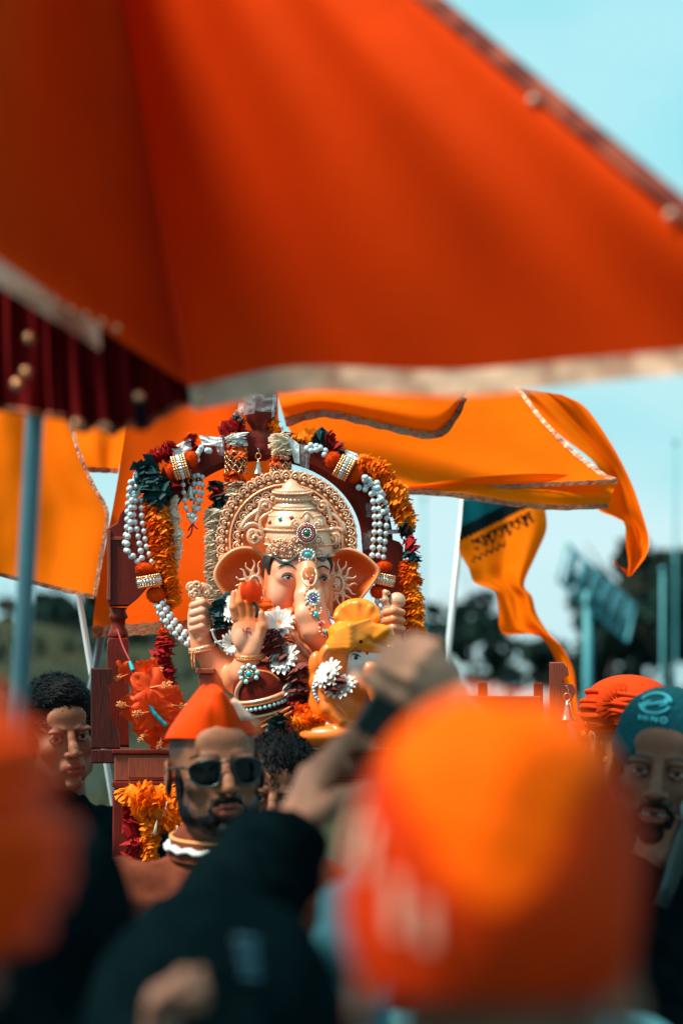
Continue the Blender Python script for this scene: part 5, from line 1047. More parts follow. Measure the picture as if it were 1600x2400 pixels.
def paint(V, skin, beard=0.0, brow=1.0, stubble=0.0, smile=0.0, gaze=0.0, frown=0.0, shave=0.0, eye=1.0):
    """skin pigments, lips, brows, beard, eyes"""
    x, y, z = V.T; ax = np.abs(x); C = np.tile(np.array(skin, float), (len(V), 1)); hair = np.array((.012, .012, .013)); fr = y < -.03
    C *= (1 + .08 * snoise(V * 45, 2))[:, None]
    def mix(w, c):
        w = np.clip(w, 0, 1)[:, None]; C[:] = C * (1 - w) + np.array(c) * w
    mix(.45 * np.exp(-((ax - .035) / .022) ** 2 - ((z + .018) / .012) ** 2) * fr, np.array(skin) * .62)             # under the eyes
    mix(.35 * np.exp(-((ax) / .025) ** 2 - ((z + .03) / .03) ** 2) * fr, np.array(skin) * np.array((1.15, .95, .9)))
    m = .024 + .008 * smile; lip = sm(-np.abs(z + .0725) + .0155 * np.sqrt(np.clip(1 - (x / (m * 1.1)) ** 2, 0, 1)), -.001, .003) * (y < -.084); mix(lip, np.array(skin) * np.array((.85, .52, .55)))
    mix((np.abs(z + .0722 - .16 * smile * ax) < .0012 + .001 * smile) * (ax < m) * (y < -.08), (.02, .008, .008))
    if smile > .3: mix(((np.abs(z + .0725) < .0036) & (ax < .020) & (y < -.084) & (y > -.1005)) * 1.0, (.48, .46, .42))
    for q in (-1, 1):
        e = x * q
        zb = .0195 + .0045 * np.sin(np.clip((e - .012) / .042, 0, 1) * 3.0) + frown * (np.clip(e, 0, .05) - .03) * .25; w = .0042 * (1 - .5 * np.clip((e - .03) / .03, 0, 1))
        mix(brow * (np.abs(z - zb) < w) * (e > .010) * (e < .053) * fr * (.8 + .2 * snoise(V * 400, 1)), hair)
        ez = (z + .002) / (.0062 * eye); exx = (e - .0315) / .0135; ins = (ez ** 2 + exx ** 2 < 1) & (y < -.078) & (y > -.0945); mix(ins * 1.0, (.30, .28, .26))
        ir = ((x - q * .0315 - gaze) ** 2 + (z + .0010) ** 2 < .0060 ** 2) & ins; mix(ir * 1.0, (.010, .007, .006))
        lash = (np.abs(ez ** 2 + exx ** 2 - 1.10) < .30) & (z > -.003) & (y < -.07); mix(lash * .9, (.012, .009, .009))
    nos = (ax < .012) & (z < -.0450) & (z > -.0500) & (y < -.100); mix(nos * .8, (.03, .012, .010))
    if beard or stubble:
        jaw = sm(-z, .050 + .02 * np.clip((.04 - ax) / .04, 0, 1), .075) * sm(.075 - y, .01, .05) * (z > -.150)
        jaw = jaw * (1 - lip); must = np.exp(-((z + .0555) / .0065) ** 2) * (ax < .034) * (y < -.08); gote = np.exp(-((ax) / .022) ** 2) * sm(-z, .083, .092) * (y < -.05); side = sm(ax, .050, .062) * sm(-z, -.002, .03) * (y < .01) * (z > -.12)
        nz = .75 + .35 * snoise(V * 500, 9)
        mix(np.clip(stubble * jaw * (nz + .2), 0, .92), hair * 1.4); mix(np.clip(beard * np.maximum(must, gote) * (nz + .25), 0, .97), hair); mix(np.clip((stubble * .9 + beard * .6) * side * nz, 0, .9), hair * 1.3)
    if shave: mix(shave * sm(z - .5 * np.clip(-y - .02, 0, 1) - .03 * (ax < .055), .012, .03) * sm(ax + .6 * y, .015, .045), hair * 2.2)
    return C
HEADS = {}
def head_mesh(smile=0.0, wide=1.0, h=.0024):
    k = (smile, wide, h)
    if k not in HEADS: HEADS[k] = head_sdf(smile, wide).mesh(h)[:2]
    return HEADS[k]
def hand_sdf(curl=(.3, .35, .4, .45), spread=.06, thumb=.5, tcurl=.3, s=None, fore=.10):
    """right hand: wrist at origin, fingers to +Z, palm to -Y, thumb on the -X side"""
    s = s or Sdf(); s.ell((0, 0, .045), (.037, .015, .046), 0); s.ell((-.020, -.008, .030), (.020, .014, .032), .012); s.cone((0, .002, -fore), (0, 0, .01), .034, .025, .012)
    for i, (x, L, r) in enumerate(((-.030, .078, .0093), (-.010, .088, .0096), (.011, .082, .0092), (.030, .064, .0082))):
        a = np.array((x, 0, .084 - .004 * abs(i - 1.2))); c = 0.0; p = [a - (0, 0, .012), a]; d = curl[i]
        for f, l in ((.5, 1.0), (.29, 1.25), (.21, .8)):
            c += d * l; a = a + f * L * np.array((math.sin(spread * (i - 1.5)) * math.cos(c), -math.sin(c), math.cos(c))); p.append(a)
        s.chain(p, [r * 1.1, r * 1.08, r, r * .92, r * .78], .004)
        s.ell(p[2], (r * 1.05, r * 1.05, r * 1.05), .003)
    a = np.array((-.030, -.006, .022)); d = np.array((-math.sin(thumb), -.35 * tcurl, math.cos(thumb))); d /= np.linalg.norm(d); b = a + d * .042; e = np.array((-math.sin(thumb) * .6, -tcurl, math.cos(thumb) + .1)); e /= np.linalg.norm(e); c1 = b + e * .032; c2 = c1 + e * .022
    s.chain([a, b, c1, c2], [.015, .0115, .0102, .008], .008); return s
_rv, _rf, _ = hand_sdf(fore=.06).mesh(.0045)
def xf(V, Mx): return V @ np.array(Mx.to_3x3()).T + np.array(Mx.translation)
def frame_from(o, zdir, ydir):
    z = Vector(zdir).normalized(); y = Vector(ydir); y = (y - z * y.dot(z)).normalized(); x = y.cross(z); m = Matrix((x, y, z)).transposed().to_4x4(); m.translation = Vector(o); return m
def person(label, px, py, Yd, yaw=0, pitch=0, roll=0, skin=(.30, .165, .105), shirt='black_cloth', hd={}, pt={}, arms=None, size=1.0, hands=True, group=None, sleeve=.062, collar=True, fineh=.0024, cuff=.14):
    """standing person whose eyes-and-ears centre is seen at (px, py) Yd metres away; yaw 0 faces the camera"""
    c = P(px, py, Yd); k = c[2] / 1.58 * size; base = np.array((c[0], c[1], 0)); t = thing('person', label, 'person', base, group)
    hv, hf = head_mesh(**hd, h=fineh); Mh = Matrix.Translation(Vector(c)) @ Matrix.Rotation(R(yaw), 4, 'Z') @ Matrix.Rotation(R(pitch), 4, 'X') @ Matrix.Rotation(R(roll), 4, 'Y')
    C = paint(hv, skin, **pt); mb = MB(); VV = [xf(hv * size, Mh)]; FF = [hf]; CC = [C]
    by = np.array(Matrix.Rotation(R(yaw if abs(yaw) > 60 else yaw * .6), 3, 'Z')); B = lambda p: by @ (np.array(p, float) * np.array((1, 1, c[2] / 1.58))) + base
    # joints: default arms hang; arms = {'R': (elbow, wrist, hand z, hand palm)} in world metres
    J = {}
    for sgn, nm in ((-1, 'R'), (1, 'L')):
        sh = B((sgn * .180, .045, 1.345)); el = B((sgn * .235, .06, 1.11)); wr = B((sgn * .245, -.01, .87)); hm = frame_from(wr, (0, -.2, -1), by @ np.array((-sgn, 0, 0)) * -1); flip = sgn > 0
        if arms and nm in arms: el, wr, hz, hy = arms[nm][:4]; el = np.array(el); wr = np.array(wr); hm = frame_from(wr, hz, -np.array(hy, float))
        J[nm] = (sh, el, wr, hm, flip)
    s = Sdf(); nb = B((0, .045, 1.36))
    s.cone(c + np.array((0, .03, -.10)) * 1.0, nb, .053 * size, .062, .0); s.ell(B((0, .05, 1.22)), (.145, .09, .13), .05); s.ell(B((0, .04, 1.0)), (.135, .09, .19), .05)
    for nm, (sh, el, wr, hm, flip) in J.items(): s.chain([B((0, .045, 1.335)), sh, el, wr + (el - wr) * .06], [.05, .040, .032, .026], .02)
    for sgn in (-1, 1): s.chain([B((sgn * .09, .04, .9)), B((sgn * .1, .02, .5)), B((sgn * .1, .05, .09))], [.08, .055, .035], .03)
    v, f, _ = s.mesh(.011); VV.append(v); FF.append(f); CC.append(np.tile(skin, (len(v), 1)))
    for nm, (sh, el, wr, hm, flip) in J.items():
        hvv, hff = (_rv, _rf) if not (arms and nm in arms and len(arms[nm]) > 4) else arms[nm][4]
        q = hvv * np.array((-1, 1, 1)) if flip else hvv; ff = hff[:, ::-1] if flip else hff; VV.append(xf(q * size, hm)); FF.append(ff); CC.append(np.tile(skin, (len(q), 1)) * (1 + .10 * snoise(q * 60, 4))[:, None])
    n0 = 0; F = []
    for v, f in zip(VV, FF): F.append(f + n0); n0 += len(v)
    body = obj('body', np.vstack(VV), np.vstack(F), M['skin'], t, col=np.vstack(CC))
    s = Sdf(); s.ell(B((0, .045, 1.25)), (.180, .125, .150), .0); s.ell(B((0, .04, 1.05)), (.165, .12, .22), .05); s.ell(B((0, .04, .88)), (.17, .125, .10), .05)
    for nm, (sh, el, wr, hm, flip) in J.items(): s.chain([B((0, .045, 1.345)), sh, el, wr + (el - wr) * cuff], [.068, sleeve * 1.08, sleeve * .9, sleeve * .72], .03)
    if collar: s.cone(B((0, .048, 1.36)), B((0, .040, 1.435)), .085, .068, .02)
    v, f, _ = s.mesh(.0095, disp=lambda p: .006 * snoise(p * 26, 3) + .004 * snoise(p * 60, 8)); sh_o = obj('jacket' if 'cloth' in shirt else 'kurta', v, f, M[shirt], t)
    s = Sdf(); s.ell(B((0, .04, .86)), (.165, .12, .12), 0)
    for sgn in (-1, 1): s.chain([B((sgn * .085, .04, .86)), B((sgn * .1, .02, .5)), B((sgn * .1, .05, .07))], [.10, .075, .06], .04)
    v, f, _ = s.mesh(.014); obj('trousers', v, f, M['trousers'], t)
    for sgn in (-1, 1): s = Sdf(); s.chain([B((sgn * .1, .06, .045)), B((sgn * .105, -.11, .035))], [.045, .036], .0); v, f, _ = s.mesh(.012); v[:, 2] = np.maximum(v[:, 2], .002); obj('shoe', v, f, M['shoe'], t)
    t_h = (c, Mh, size); return t, t_h
def hair_part(t, th, m='hair', style='short', seed=0):
    s = Sdf(); rg = np.random.default_rng(seed)
    s.ell((0, .020, .050), (.081, .096, .084)); s.ell((0, .045, .0), (.076, .068, .075), .02)
    for q in (-1, 1): s.ell((q * .068, .008, .018), (.012, .028, .034), .01)
    if style in ('short', 'fringe'):
        s.ell((0, -.015, .085), (.062, .070, .050 if style == 'short' else .045), .02)
        for i in range(0):                                           # swept locks
            x = rg.uniform(-.058, .058); y0 = rg.uniform(-.062, .085); d = np.array((x * .25 + rg.normal(0, .010), -.022 + rg.normal(0, .010), .004 if style == 'short' else -.006)); zt = .050 + .084 * math.sqrt(max(.02, 1 - (x / .083) ** 2 - ((y0 - .02) / .098) ** 2))
            a = np.array((x, y0, zt)); s.chain([a - d * .3, a + d * .6 + (0, 0, .006 if style == 'short' else .002), a + d * 1.15 + (0, 0, .004 if style == 'short' else -.004)], [.0075, .0065, .0025], .005)
    if style == 'fringe':
        for x in np.linspace(-.062, .062, 21): s.chain([(x * .9, -.052, .100), (x, -.084 + abs(x) * .35, .068), (x * 1.04, -.090 + abs(x) * .4, .026 + rg.uniform(-.008, .010))], [.010, .0085, .003], .005)
        s.ell((0, -.045, .085), (.062, .035, .028), .015)
    s.ell((0, -.100, -.02), (.068, .06, .066 if style != 'fringe' else .040), .006, op='d'); s.ell((0, -.06, -.075), (.12, .09, .06), .01, op='d'); s.ell((0, .02, -.14), (.12, .14, .075), .01, op='d')
    v, f, _ = s.mesh(.0036, disp=lambda p: .0018 * snoise(p * np.array((200, 60, 90)), 6)); c, Mh, size = th
    if style in ('short', 'fringe'):                                  # fine strands over the cap
        a = v[f[:, 0]]; nr = np.cross(v[f[:, 2]] - a, v[f[:, 3]] - v[f[:, 1]]); nr /= np.linalg.norm(nr, axis=1)[:, None] + 1e-9; pk = np.flatnonzero(a[:, 2] > .0); pk = rg.choice(pk, 4200); p0 = a[pk]; nn_ = nr[pk]
        sw = np.array((.5, -.75, .1)) if style == 'short' else np.array((0., -.7, -.25)); w_ = sw + rg.normal(0, .35, (len(pk), 3)); w_[:, 0] += p0[:, 0] * (3 if style == 'short' else 5); w_[:, 2] -= np.clip(.07 - p0[:, 2], 0, 1) * 14; w_ -= nn_ * (w_ * nn_).sum(1)[:, None]; w_ /= np.linalg.norm(w_, axis=1)[:, None]
        L_ = rg.uniform(.012, .030, (len(pk), 1)); p1 = p0 + w_ * L_ * .5 + nn_ * L_ * .28; p2 = p0 + w_ * L_ + nn_ * L_ * rg.uniform(.05, .35, (len(pk), 1)); sd_ = np.cross(w_, nn_) * .0011
        q = np.stack((p0 - sd_, p0 + sd_, p1 - sd_, p1 + sd_, p2 - sd_ * .3, p2 + sd_ * .3), 1).reshape(-1, 3); b = np.arange(len(pk))[:, None] * 6 + len(v)
        f = np.vstack((f, b + (0, 1, 3, 2), b + (2, 3, 5, 4))); v = np.vstack((v, q))
    return obj('hair', xf(v * size, Mh), f, M[m], t)
def boat_cap(t, th, m='cap', H=.105, a=.082, b=.104, z0=.045, lean=0.0, prints=0):
    """folded boat-shaped cap: oval band, two sides meeting in a ridge"""
    n, k = 48, 12; A = np.linspace(0, 2 * np.pi, n, endpoint=False); V = []
    for j in range(k):
        v = j / (k - 1); w = a * (1 - v ** 1.22) + .006 * v; l = b * (1 + .10 * v); hz = H * v
        x = w * np.sign(np.cos(A)) * np.abs(np.cos(A)) ** (1 - .25 * v); y = l * np.sin(A); z = z0 + hz * (1 - .16 * v * (np.sin(A) ** 2)) + .02 * (1 - v) * np.cos(2 * A) * .3 + .16 * (-y) * .25 * (1 - v)
        V.append(np.stack((x + lean * v, y + .012, z), 1))
    V.append(np.stack((.3 * V[-1][:, 0] + lean * .7, V[-1][:, 1] * .9, V[-1][:, 2] - .012), 1)); V = np.vstack(V); k += 1
    F = [(j * n + i, j * n + (i + 1) % n, (j + 1) * n + (i + 1) % n, (j + 1) * n + i) for j in range(k - 1) for i in range(n)] + [tuple((k - 1) * n + i for i in range(n))]
    V = V + .0022 * snoise(V * 45, 2)[:, None] * np.array((1, 1, .3)); V[:, 1] += .020 * np.exp(-((V[:, 0] + .010) / .009) ** 2) * (V[:, 1] < -.03) * np.clip((V[:, 2] - z0) / H, 0, 1); c, Mh, size = th; o = obj('cap', xf(V * size, Mh), F, M[m], t)
    band = V[:n].copy(); band[:, 2] += .002; band[:, :2] *= 1.012; obj('cap_band', xf(tube(np.vstack((band, band[:1])), .0016, 6, False)[0] * size, Mh), tube(np.vstack((band, band[:1])), .0016, 6, False)[1], M[m], o)
    for i in range(prints):                                           # pale printed strokes on the side
        j = 5 + i % 2; A0 = -1.05 + .17 * i; pts = []
        for v in np.linspace(.18, .62, 6): w = a * (1 - v ** 1.22) + .006 * v; l = b * (1 + .1 * v); pts.append((w * math.cos(A0 + .1 * v) * 1.03, l * math.sin(A0 + .1 * v) * 1.03 + .012, z0 + H * v * (1 - .16 * v) + .01))
        v2, f2 = tube(np.array(pts), .0032, 5, True, .5); obj('printed_letter', xf(v2 * size, Mh), f2, M['print_white'], o)
    return o
def turban(t, th, m, rx=.098, ry=.112, rz=.085, z0=.072, bands=9, seed=1, fan=None, name='turban', rb=.016, tilt=26, low=0.0):
    c, Mh, size = th; s = Sdf(); s.ell((0, .012, z0), (rx, ry, rz)); s.ell((0, .012, z0 - .022), (rx * 1.04, ry * 1.04, rz * .62), .02); s.ell((0, .012, z0 + rz * .38), (rx * .86, ry * .86, rz * .58), .02)
    if low: s.ell((0, .014, z0 - low), (rx * .98, ry * 1.07, rz * .68), .03)
    v, f, _ = s.mesh(.005); o = obj(name, xf(v * size, Mh), f, M[m], t); g = np.random.default_rng(seed); A = np.linspace(0, 2 * np.pi, 49)
    for i in range(bands):                                            # crossing wraps
        tl = R(tilt) * (1 if i % 2 else -1) * g.uniform(.7, 1.1); z = z0 - .045 + .085 * i / bands; kx = math.sqrt(max(.1, 1 - ((z - z0) / rz) ** 2)) * 1.0
        p = np.stack((rx * kx * np.cos(A), .012 + ry * kx * np.sin(A), z - np.sin(A + .0) * math.tan(tl) * rx * .0 + np.cos(A) * math.tan(tl) * rx * .55), 1); q = p - (0, .012, z0); k0 = np.sqrt(((q / np.array((rx, ry, rz))) ** 2).sum(1)); p = (0, .012, z0) + q / k0[:, None]
        v, f = tube(p, rb, 8, False, .45); obj('wrap', xf(v * size, Mh), f, M[m], o)
    return o
def beard_part(t, th, full=1.0):
    """cropped beard and moustache lying on the jaw"""
    s = Sdf(); s.ell((0, -.036, -.084), (.0505, .0495, .037)); s.ell((0, -.0875, -.108), (.0225, .0165, .017), .012)
    for q in (-1, 1):
        s.ell((q * .050, -.012, -.072), (.0200, .0365, .0285), .015); s.ell((q * .066, -.010, -.030), (.0085, .013, .040), .01)
        s.chain([(q * .029, -.088, -.070), (q * .022, -.0985, -.060), (q * .010, -.1060, -.0555), (q * .002, -.1075, -.0550)], [.0042, .0050, .0050, .0040], .004); s.cone((q * .029, -.088, -.070), (q * .026, -.088, -.090), .005, .008, .006)
    s.ell((0, -.112, -.0722), (.0235, .030, .0085), .003, op='d'); s.ell((0, -.085, -.022), (.070, .06, .026), .01, op='d')
    for q in (-1, 1): s.ell((q * .040, -.080, -.050), (.0185, .035, .017), .01, op='d')
    v, f, _ = s.mesh(.0022, disp=lambda p: .0016 * snoise(p * 520, 6)); c, Mh, size = th; return obj('beard', xf(v * size, Mh), f, M['hair'], t)
def near_cap(t, th):
    """folded cloth cap from behind: soft crown, turned-up band open in a V at the back"""
    c, Mh, size = th; s = Sdf(); s.ell((0, .012, .078), (.080, .102, .086)); s.ell((0, .012, .115), (.070, .090, .052), .02); s.ell((0, .014, .035), (.080, .104, .055), .02); s.cone((-.05, .06, .165), (.05, -.04, .170), .012, .012, .02, op='d')
    v, f, _ = s.mesh(.005, disp=lambda p: .003 * snoise(p * 40, 4)); o = obj('cap', xf(v * size, Mh), f, M['turban_near'], t)
    n, k = 97, 10; A = np.linspace(0, 2 * np.pi, n); V = []
    ztop = .128 - .092 * np.exp(-((A - 1.75) / .62) ** 2) - .05 * np.exp(-((A - 4.7) / .7) ** 2)
    for lay, off in enumerate((.004, .0095)):
        for j in range(k):
            z = -.014 + (ztop + .014) * j / (k - 1); q = np.sqrt(np.clip(1 - ((z - .050) / .118) ** 2, .12, 1)); fl = .006 * np.sin(A * 3 + z * 40) * .4
            V.append(np.stack(((.083 * q + off + fl) * np.cos(A), .012 + (.106 * q + off + fl) * np.sin(A), z + .002 * lay), 1))
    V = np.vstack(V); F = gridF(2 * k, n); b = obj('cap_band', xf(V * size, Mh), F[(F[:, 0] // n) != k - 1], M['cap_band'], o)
    for a0, z0, w, h in ((.55, .085, .12, .036), (.80, .072, .10, .030), (1.10, .040, .09, .034), (1.32, .030, .08, .026)):
        pts = []
        for i in range(6):
            for j in range(4): a = a0 + w * (j / 3 - .5); z = z0 + h * (i / 5 - .5); q = math.sqrt(1 - ((z - .050) / .118) ** 2); pts.append(((.083 * q + .0125) * math.cos(a), .012 + (.106 * q + .0125) * math.sin(a), z))
        obj('printed_letter', xf(np.array(pts) * size, Mh), gridF(6, 4), M['brocade'], b)
    return o
SK1, SK2, SK3, SK4 = (.29, .118, .062), (.20, .088, .050), (.28, .130, .078), (.19, .082, .048)
GP = 'people crowding round the palanquin'
# man in sunglasses and orange boat cap
t, th = person('man in dark sunglasses and orange boat-shaped cap, rust brown kurta', 503, 1802, 4.30, yaw=14, pitch=-3, roll=-4, skin=SK1, shirt='kurta', pt=dict(beard=.95, stubble=.75, shave=.8), group=GP, hd=dict(wide=1.0))
boat_cap(t, th, H=.098, z0=.052, prints=6)
def sunglasses(t, th):
    c, Mh, s = th; g = None
    g = obj('sunglasses_bridge', *(lambda v, f: (xf(v * s, Mh), f))(*tube(spline([(-.013, -.112, .006), (0, -.118, .011), (.013, -.112, .006)], 8), .0022, 6)), M['metal_frame'], t)
    for q in (-1, 1):
        out = [(.010, .011), (.028, .016), (.052, .013), (.063, .004), (.060, -.014), (.048, -.026), (.030, -.029), (.015, -.020)]; p = spline(out + out[:1], 33)[:-1]; dep = lambda x: -.1145 + 9 * (np.abs(x) - .012) ** 2
        rim = np.stack((q * p[:, 0], dep(p[:, 0]), p[:, 1] - .002), 1); cen = rim.mean(0) + (0, -.004, 0); V = np.vstack((rim, rim * .5 + cen * .5 + (0, -.002, 0), [cen])); n = len(rim)
        F = [(i, (i + 1) % n, n + (i + 1) % n, n + i) for i in range(n)] + [(n + i, n + (i + 1) % n, 2 * n) for i in range(n)]; obj('lens', xf(V * s, Mh), F, M['dark_lens'], t)
        v, f = tube(np.vstack((rim, rim[:1])), .0018, 6, False); obj('rim', xf(v * s, Mh), f, M['metal_frame'], t)
        v, f = tube(spline([(q * .062, -.092, .004), (q * .075, -.06, .006), (q * .083, -.01, .006), (q * .085, .02, .0)], 10), .0024, 6); obj('temple', xf(v * s, Mh), f, M['metal_frame'], t)
sunglasses(t, th); beard_part(t, th)
c = th[0]; br_ = []                                                   # embroidered stand collar
for k, (rr, zz) in enumerate(((.088, -.156), (.085, -.136), (.080, -.120))):
    A = np.linspace(0, 2 * np.pi, 49); br_.append(np.stack((c[0] + rr * np.cos(A), c[1] + .045 + rr * 1.02 * np.sin(A), c[2] + zz + .010 * np.sin(A * 1.0) + (.003 * np.sin(A * 14) if k == 1 else 0)), 1))
obj('collar', np.vstack((br_[0] * 1, br_[2] * 1)), [(i, i + 1, 49 + i + 1, 49 + i) for i in range(48)], M['kurta'], t)
obj('white_braid', *tube(br_[1] + np.array((0, -.004, 0)), .0085, 8, False, .5), M['braid'], t); obj('gold_piping', *tube(br_[2], .003, 6, False), M['stamen'], t)
# frowning young man behind the steel pole
t, th = person('frowning young man with short black hair beside the throne post', 140, 1722, 5.55, yaw=22, pitch=3, roll=-7, skin=SK1, shirt='navy_cloth', pt=dict(brow=1.0, frown=1.0, gaze=-.002, stubble=.25), group=GP, size=.98)
hair_part(t, th, style='short', seed=2)
# boy with fringe
t, th = person('boy with thick black fringe half hidden by a dark sleeve', 652, 1858, 4.7, yaw=-6, pitch=6, roll=3, skin=SK1, shirt='black_cloth', pt=dict(brow=1.0), group=GP, size=.84)
hair_part(t, th, style='fringe', seed=5)
# smiling man in beanie with microphone
HM = hand_sdf((1.25, 1.25, 1.2, 1.1), .0, .35, 1.0, fore=.05).mesh(.003)[:2]
cm = P(1552, 1800, 4.20); wr_ = P(1512, 2020, 4.13); el_ = P(1380, 2320, 4.15)
t, th = person('smiling man in teal knit beanie holding a microphone', 1552, 1800, 4.20, yaw=-12, pitch=2, roll=6, skin=SK4, shirt='black_cloth', hd=dict(smile=.7), pt=dict(beard=.97, stubble=.85, smile=.7, eye=.62), group=GP, arms={'R': (el_, wr_, (.45, .05, .9), (.7, .6, .0), HM)})
beard_part(t, th); c, Mh, s_ = th; v, f, _ = (lambda q: q.mesh(.004, disp=lambda p: .0012 * np.sin(np.arctan2(p[:, 1], p[:, 0]) * 90)))(Sdf().ell((0, .012, .052), (.085, .103, .088)).ell((0, .014, .030), (.088, .105, .040), .02).ell((0, .02, -.085), (.13, .14, .09), .006, op='d').ell((0, -.105, -.03), (.085, .062, .066), .008, op='d'))
bn = obj('beanie', xf(v, Mh), f, M['beanie'], t)
def on_beanie(u, w, lift=.0048):                                      # u across, w up on the front of the beanie (metres)
    x = u; z = .080 + w; q = 1 - ((x) / .0865) ** 2 - ((z - .050) / .0905) ** 2; return (x, .012 - .1045 * math.sqrt(max(q, .02)) - lift, z)
def stitch(name, pts, r=.0020, n=24): v, f = tube([on_beanie(*q) for q in spline(pts, n)], r, 6, True, .7); obj(name, xf(v, Mh), f, M['stitch'], bn)
BX, BW = -.018, .017
a = np.linspace(-.2, 2 * np.pi * .44, 14); ov = lambda a_, sx=.026, sz=.0165: [(BX + sx * math.cos(q) + .004 * math.sin(q), BW + .016 + sz * math.sin(q)) for q in a_]
stitch('emblem_curve', ov(np.linspace(.25, 2.9, 14)), .0026); stitch('emblem_curve', ov(np.linspace(3.4, 6.05, 14)), .0026); stitch('emblem_curve', [(BX - .022, BW + .011), (BX - .006, BW + .014), (BX + .010, BW + .019), (BX + .022, BW + .022)], .0022); stitch('emblem_curve', [(BX - .016, BW + .007), (BX - .02, BW + .014), (BX - .008, BW + .019)], .0018); stitch('emblem_curve', [(BX + .016, BW + .026), (BX + .019, BW + .018), (BX + .008, BW + .013)], .0018)
lx, lw, lh = BX - .024, BW - .014, .0085
for ch, x0 in (('H', 0), ('I', .0145), ('N', .022), ('O', .037)):
    x0 += lx
    if ch == 'H': segs = [[(0, 0), (0, lh)], [(.009, 0), (.009, lh)], [(0, lh / 2), (.009, lh / 2)]]
    elif ch == 'I': segs = [[(0, 0), (0, lh)]]
    elif ch == 'N': segs = [[(0, 0), (0, lh)], [(0, lh), (.009, 0)], [(.009, 0), (.009, lh)]]
    else: segs = [[(.0055 + .0055 * math.cos(q), lh / 2 + lh * .5 * math.sin(q)) for q in np.linspace(0, 2 * np.pi, 14)]]
    for sg_ in segs: stitch('letter', [(x0 + q[0], lw + q[1]) for q in sg_], .0013, 8 if len(sg_) == 2 else 16)
mh = P(1590, 1985, 4.08); mt = thing('microphone', 'grey hand-held microphone gripped by the beanie man', 'microphone', mh); obj('microphone_body', *tube(np.linspace(mh + (-.03, 0, -.10), mh + (.02, .0, .04), 5), [.014, .015, .017, .018, .02], 12), M['phone'], mt); obj('grille', *sphere(mh + (.028, 0, .062), .025, 14, 10), M['mic'], mt)
# person in a red-orange turban further back
t, th = person('person in a red-orange pleated turban standing behind the beanie man', 1478, 1735, 5.0, yaw=20, skin=SK2, shirt='kurta', group=GP, size=.95, fineh=.004)
to = turban(t, th, 'turban_red', rx=.092, ry=.105, rz=.068, z0=.070, bands=8, seed=3, rb=.014)
fc = P(1448, 1654, 4.93); mbx = []; n = 40
for k, (r0, d0) in enumerate(((.004, .0), (.018, -.008), (.034, -.004), (.046, .006))):
    A = np.linspace(0, 2 * np.pi, n, endpoint=False); rr = r0 * (1 + .05 * np.cos(A * 20) * (k > 1)); mbx.append(np.stack((rr * np.cos(A), d0 + .005 * np.cos(A * 20) * (k > 0), rr * np.sin(A)), 1) + fc)
obj('pleated_fan', np.vstack(mbx), [(j * n + i, j * n + (i + 1) % n, (j + 1) * n + (i + 1) % n, (j + 1) * n + i) for j in range(3) for i in range(n)], M['turban_red'], to)
# foreground: person in orange folded cap, seen from behind
t, th = person('person in a large orange folded cap seen from behind, close to the camera', 1165, 2270, 1.45, yaw=168, pitch=4, skin=SK2, shirt='black_cloth', group=GP, size=.95, hands=True, fineh=.005)
near_cap(t, th)
obj('scarf', *(lambda q: q.mesh(.009, disp=lambda p: .006 * snoise(p * 40, 5))[:2])(Sdf().ell(th[0] + np.array((0, .01, -.15)), (.085, .09, .085)).ell(th[0] + np.array((0, .02, -.25)), (.17, .12, .09), .06)), M['black_cloth'], t)
# foreground: person in orange turban at the photo edge
t, th = person('person in a deep orange turban and shawl at the photo edge, close to the camera', -300, 2060, 1.35, yaw=176, skin=SK2, shirt='kurta', group=GP, fineh=.006)
turban(t, th, 'cap', rx=.098, ry=.115, rz=.098, z0=.028, bands=7, seed=6, rb=.018, tilt=24)
s = Sdf(); s.ell(th[0] + np.array((0, .01, -.13)), (.105, .11, .09)); s.ell(th[0] + np.array((0, .02, -.24)), (.20, .13, .10), .06); v, f, _ = s.mesh(.01, disp=lambda p: .008 * snoise(p * 30, 3)); obj('shawl', v, f, M['black_cloth'], t)
# foreground: person in black jacket raising a phone
HG = hand_sdf((.10, .30, .42, .55), .24, .75, .8, fore=.07).mesh(.0032)[:2]; HG2 = hand_sdf((.9, 1.0, 1.05, 1.1), .03, .3, .8, fore=.07).mesh(.0032)[:2]; HK = hand_sdf((.9, 1.0, 1.0, .9), .05, .5, .7, fore=.06).mesh(.0036)[:2]
wr_ = P(676, 1955, 3.0); el_ = P(440, 2285, 2.80); fd = P(835, 1600, 3.05) - wr_; HG = (HG[0] * 1.1, HG[1]); wl = P(362, 2490, 2.02); ell_ = P(250, 2850, 2.1)
t, th = person('person in black jacket with arm stretched up, holding out a phone', 70, 2185, 2.6, yaw=115, skin=(.46, .20, .118), shirt='black_cloth', group=GP, fineh=.006, arms={'R': (el_, wr_, fd, (.80, .35, -.1), HG)}, sleeve=.088, cuff=.17)
hair_part(t, th, 'hair', 'bald', 3)
obj('hood', *(lambda q: q.mesh(.01, disp=lambda p: .006 * snoise(p * 30, 5))[:2])(Sdf().ell(th[0] + np.array((0, -.01, .005)), (.112, .12, .135)).ell(th[0] + np.array((.02, .0, -.16)), (.16, .13, .12), .06)), M['black_cloth'], t)
t, th = person('short person in a black hood with a small blue stripe print, lowest of the crowd', 500, 2460, 2.2, yaw=175, skin=(.26, .12, .075), shirt='black_cloth', group=GP, fineh=.006, arms={'L': (ell_, wl, (.02, -.1, 1), (1, -.1, .0), (HK[0] * .66, HK[1]))}, sleeve=.05)
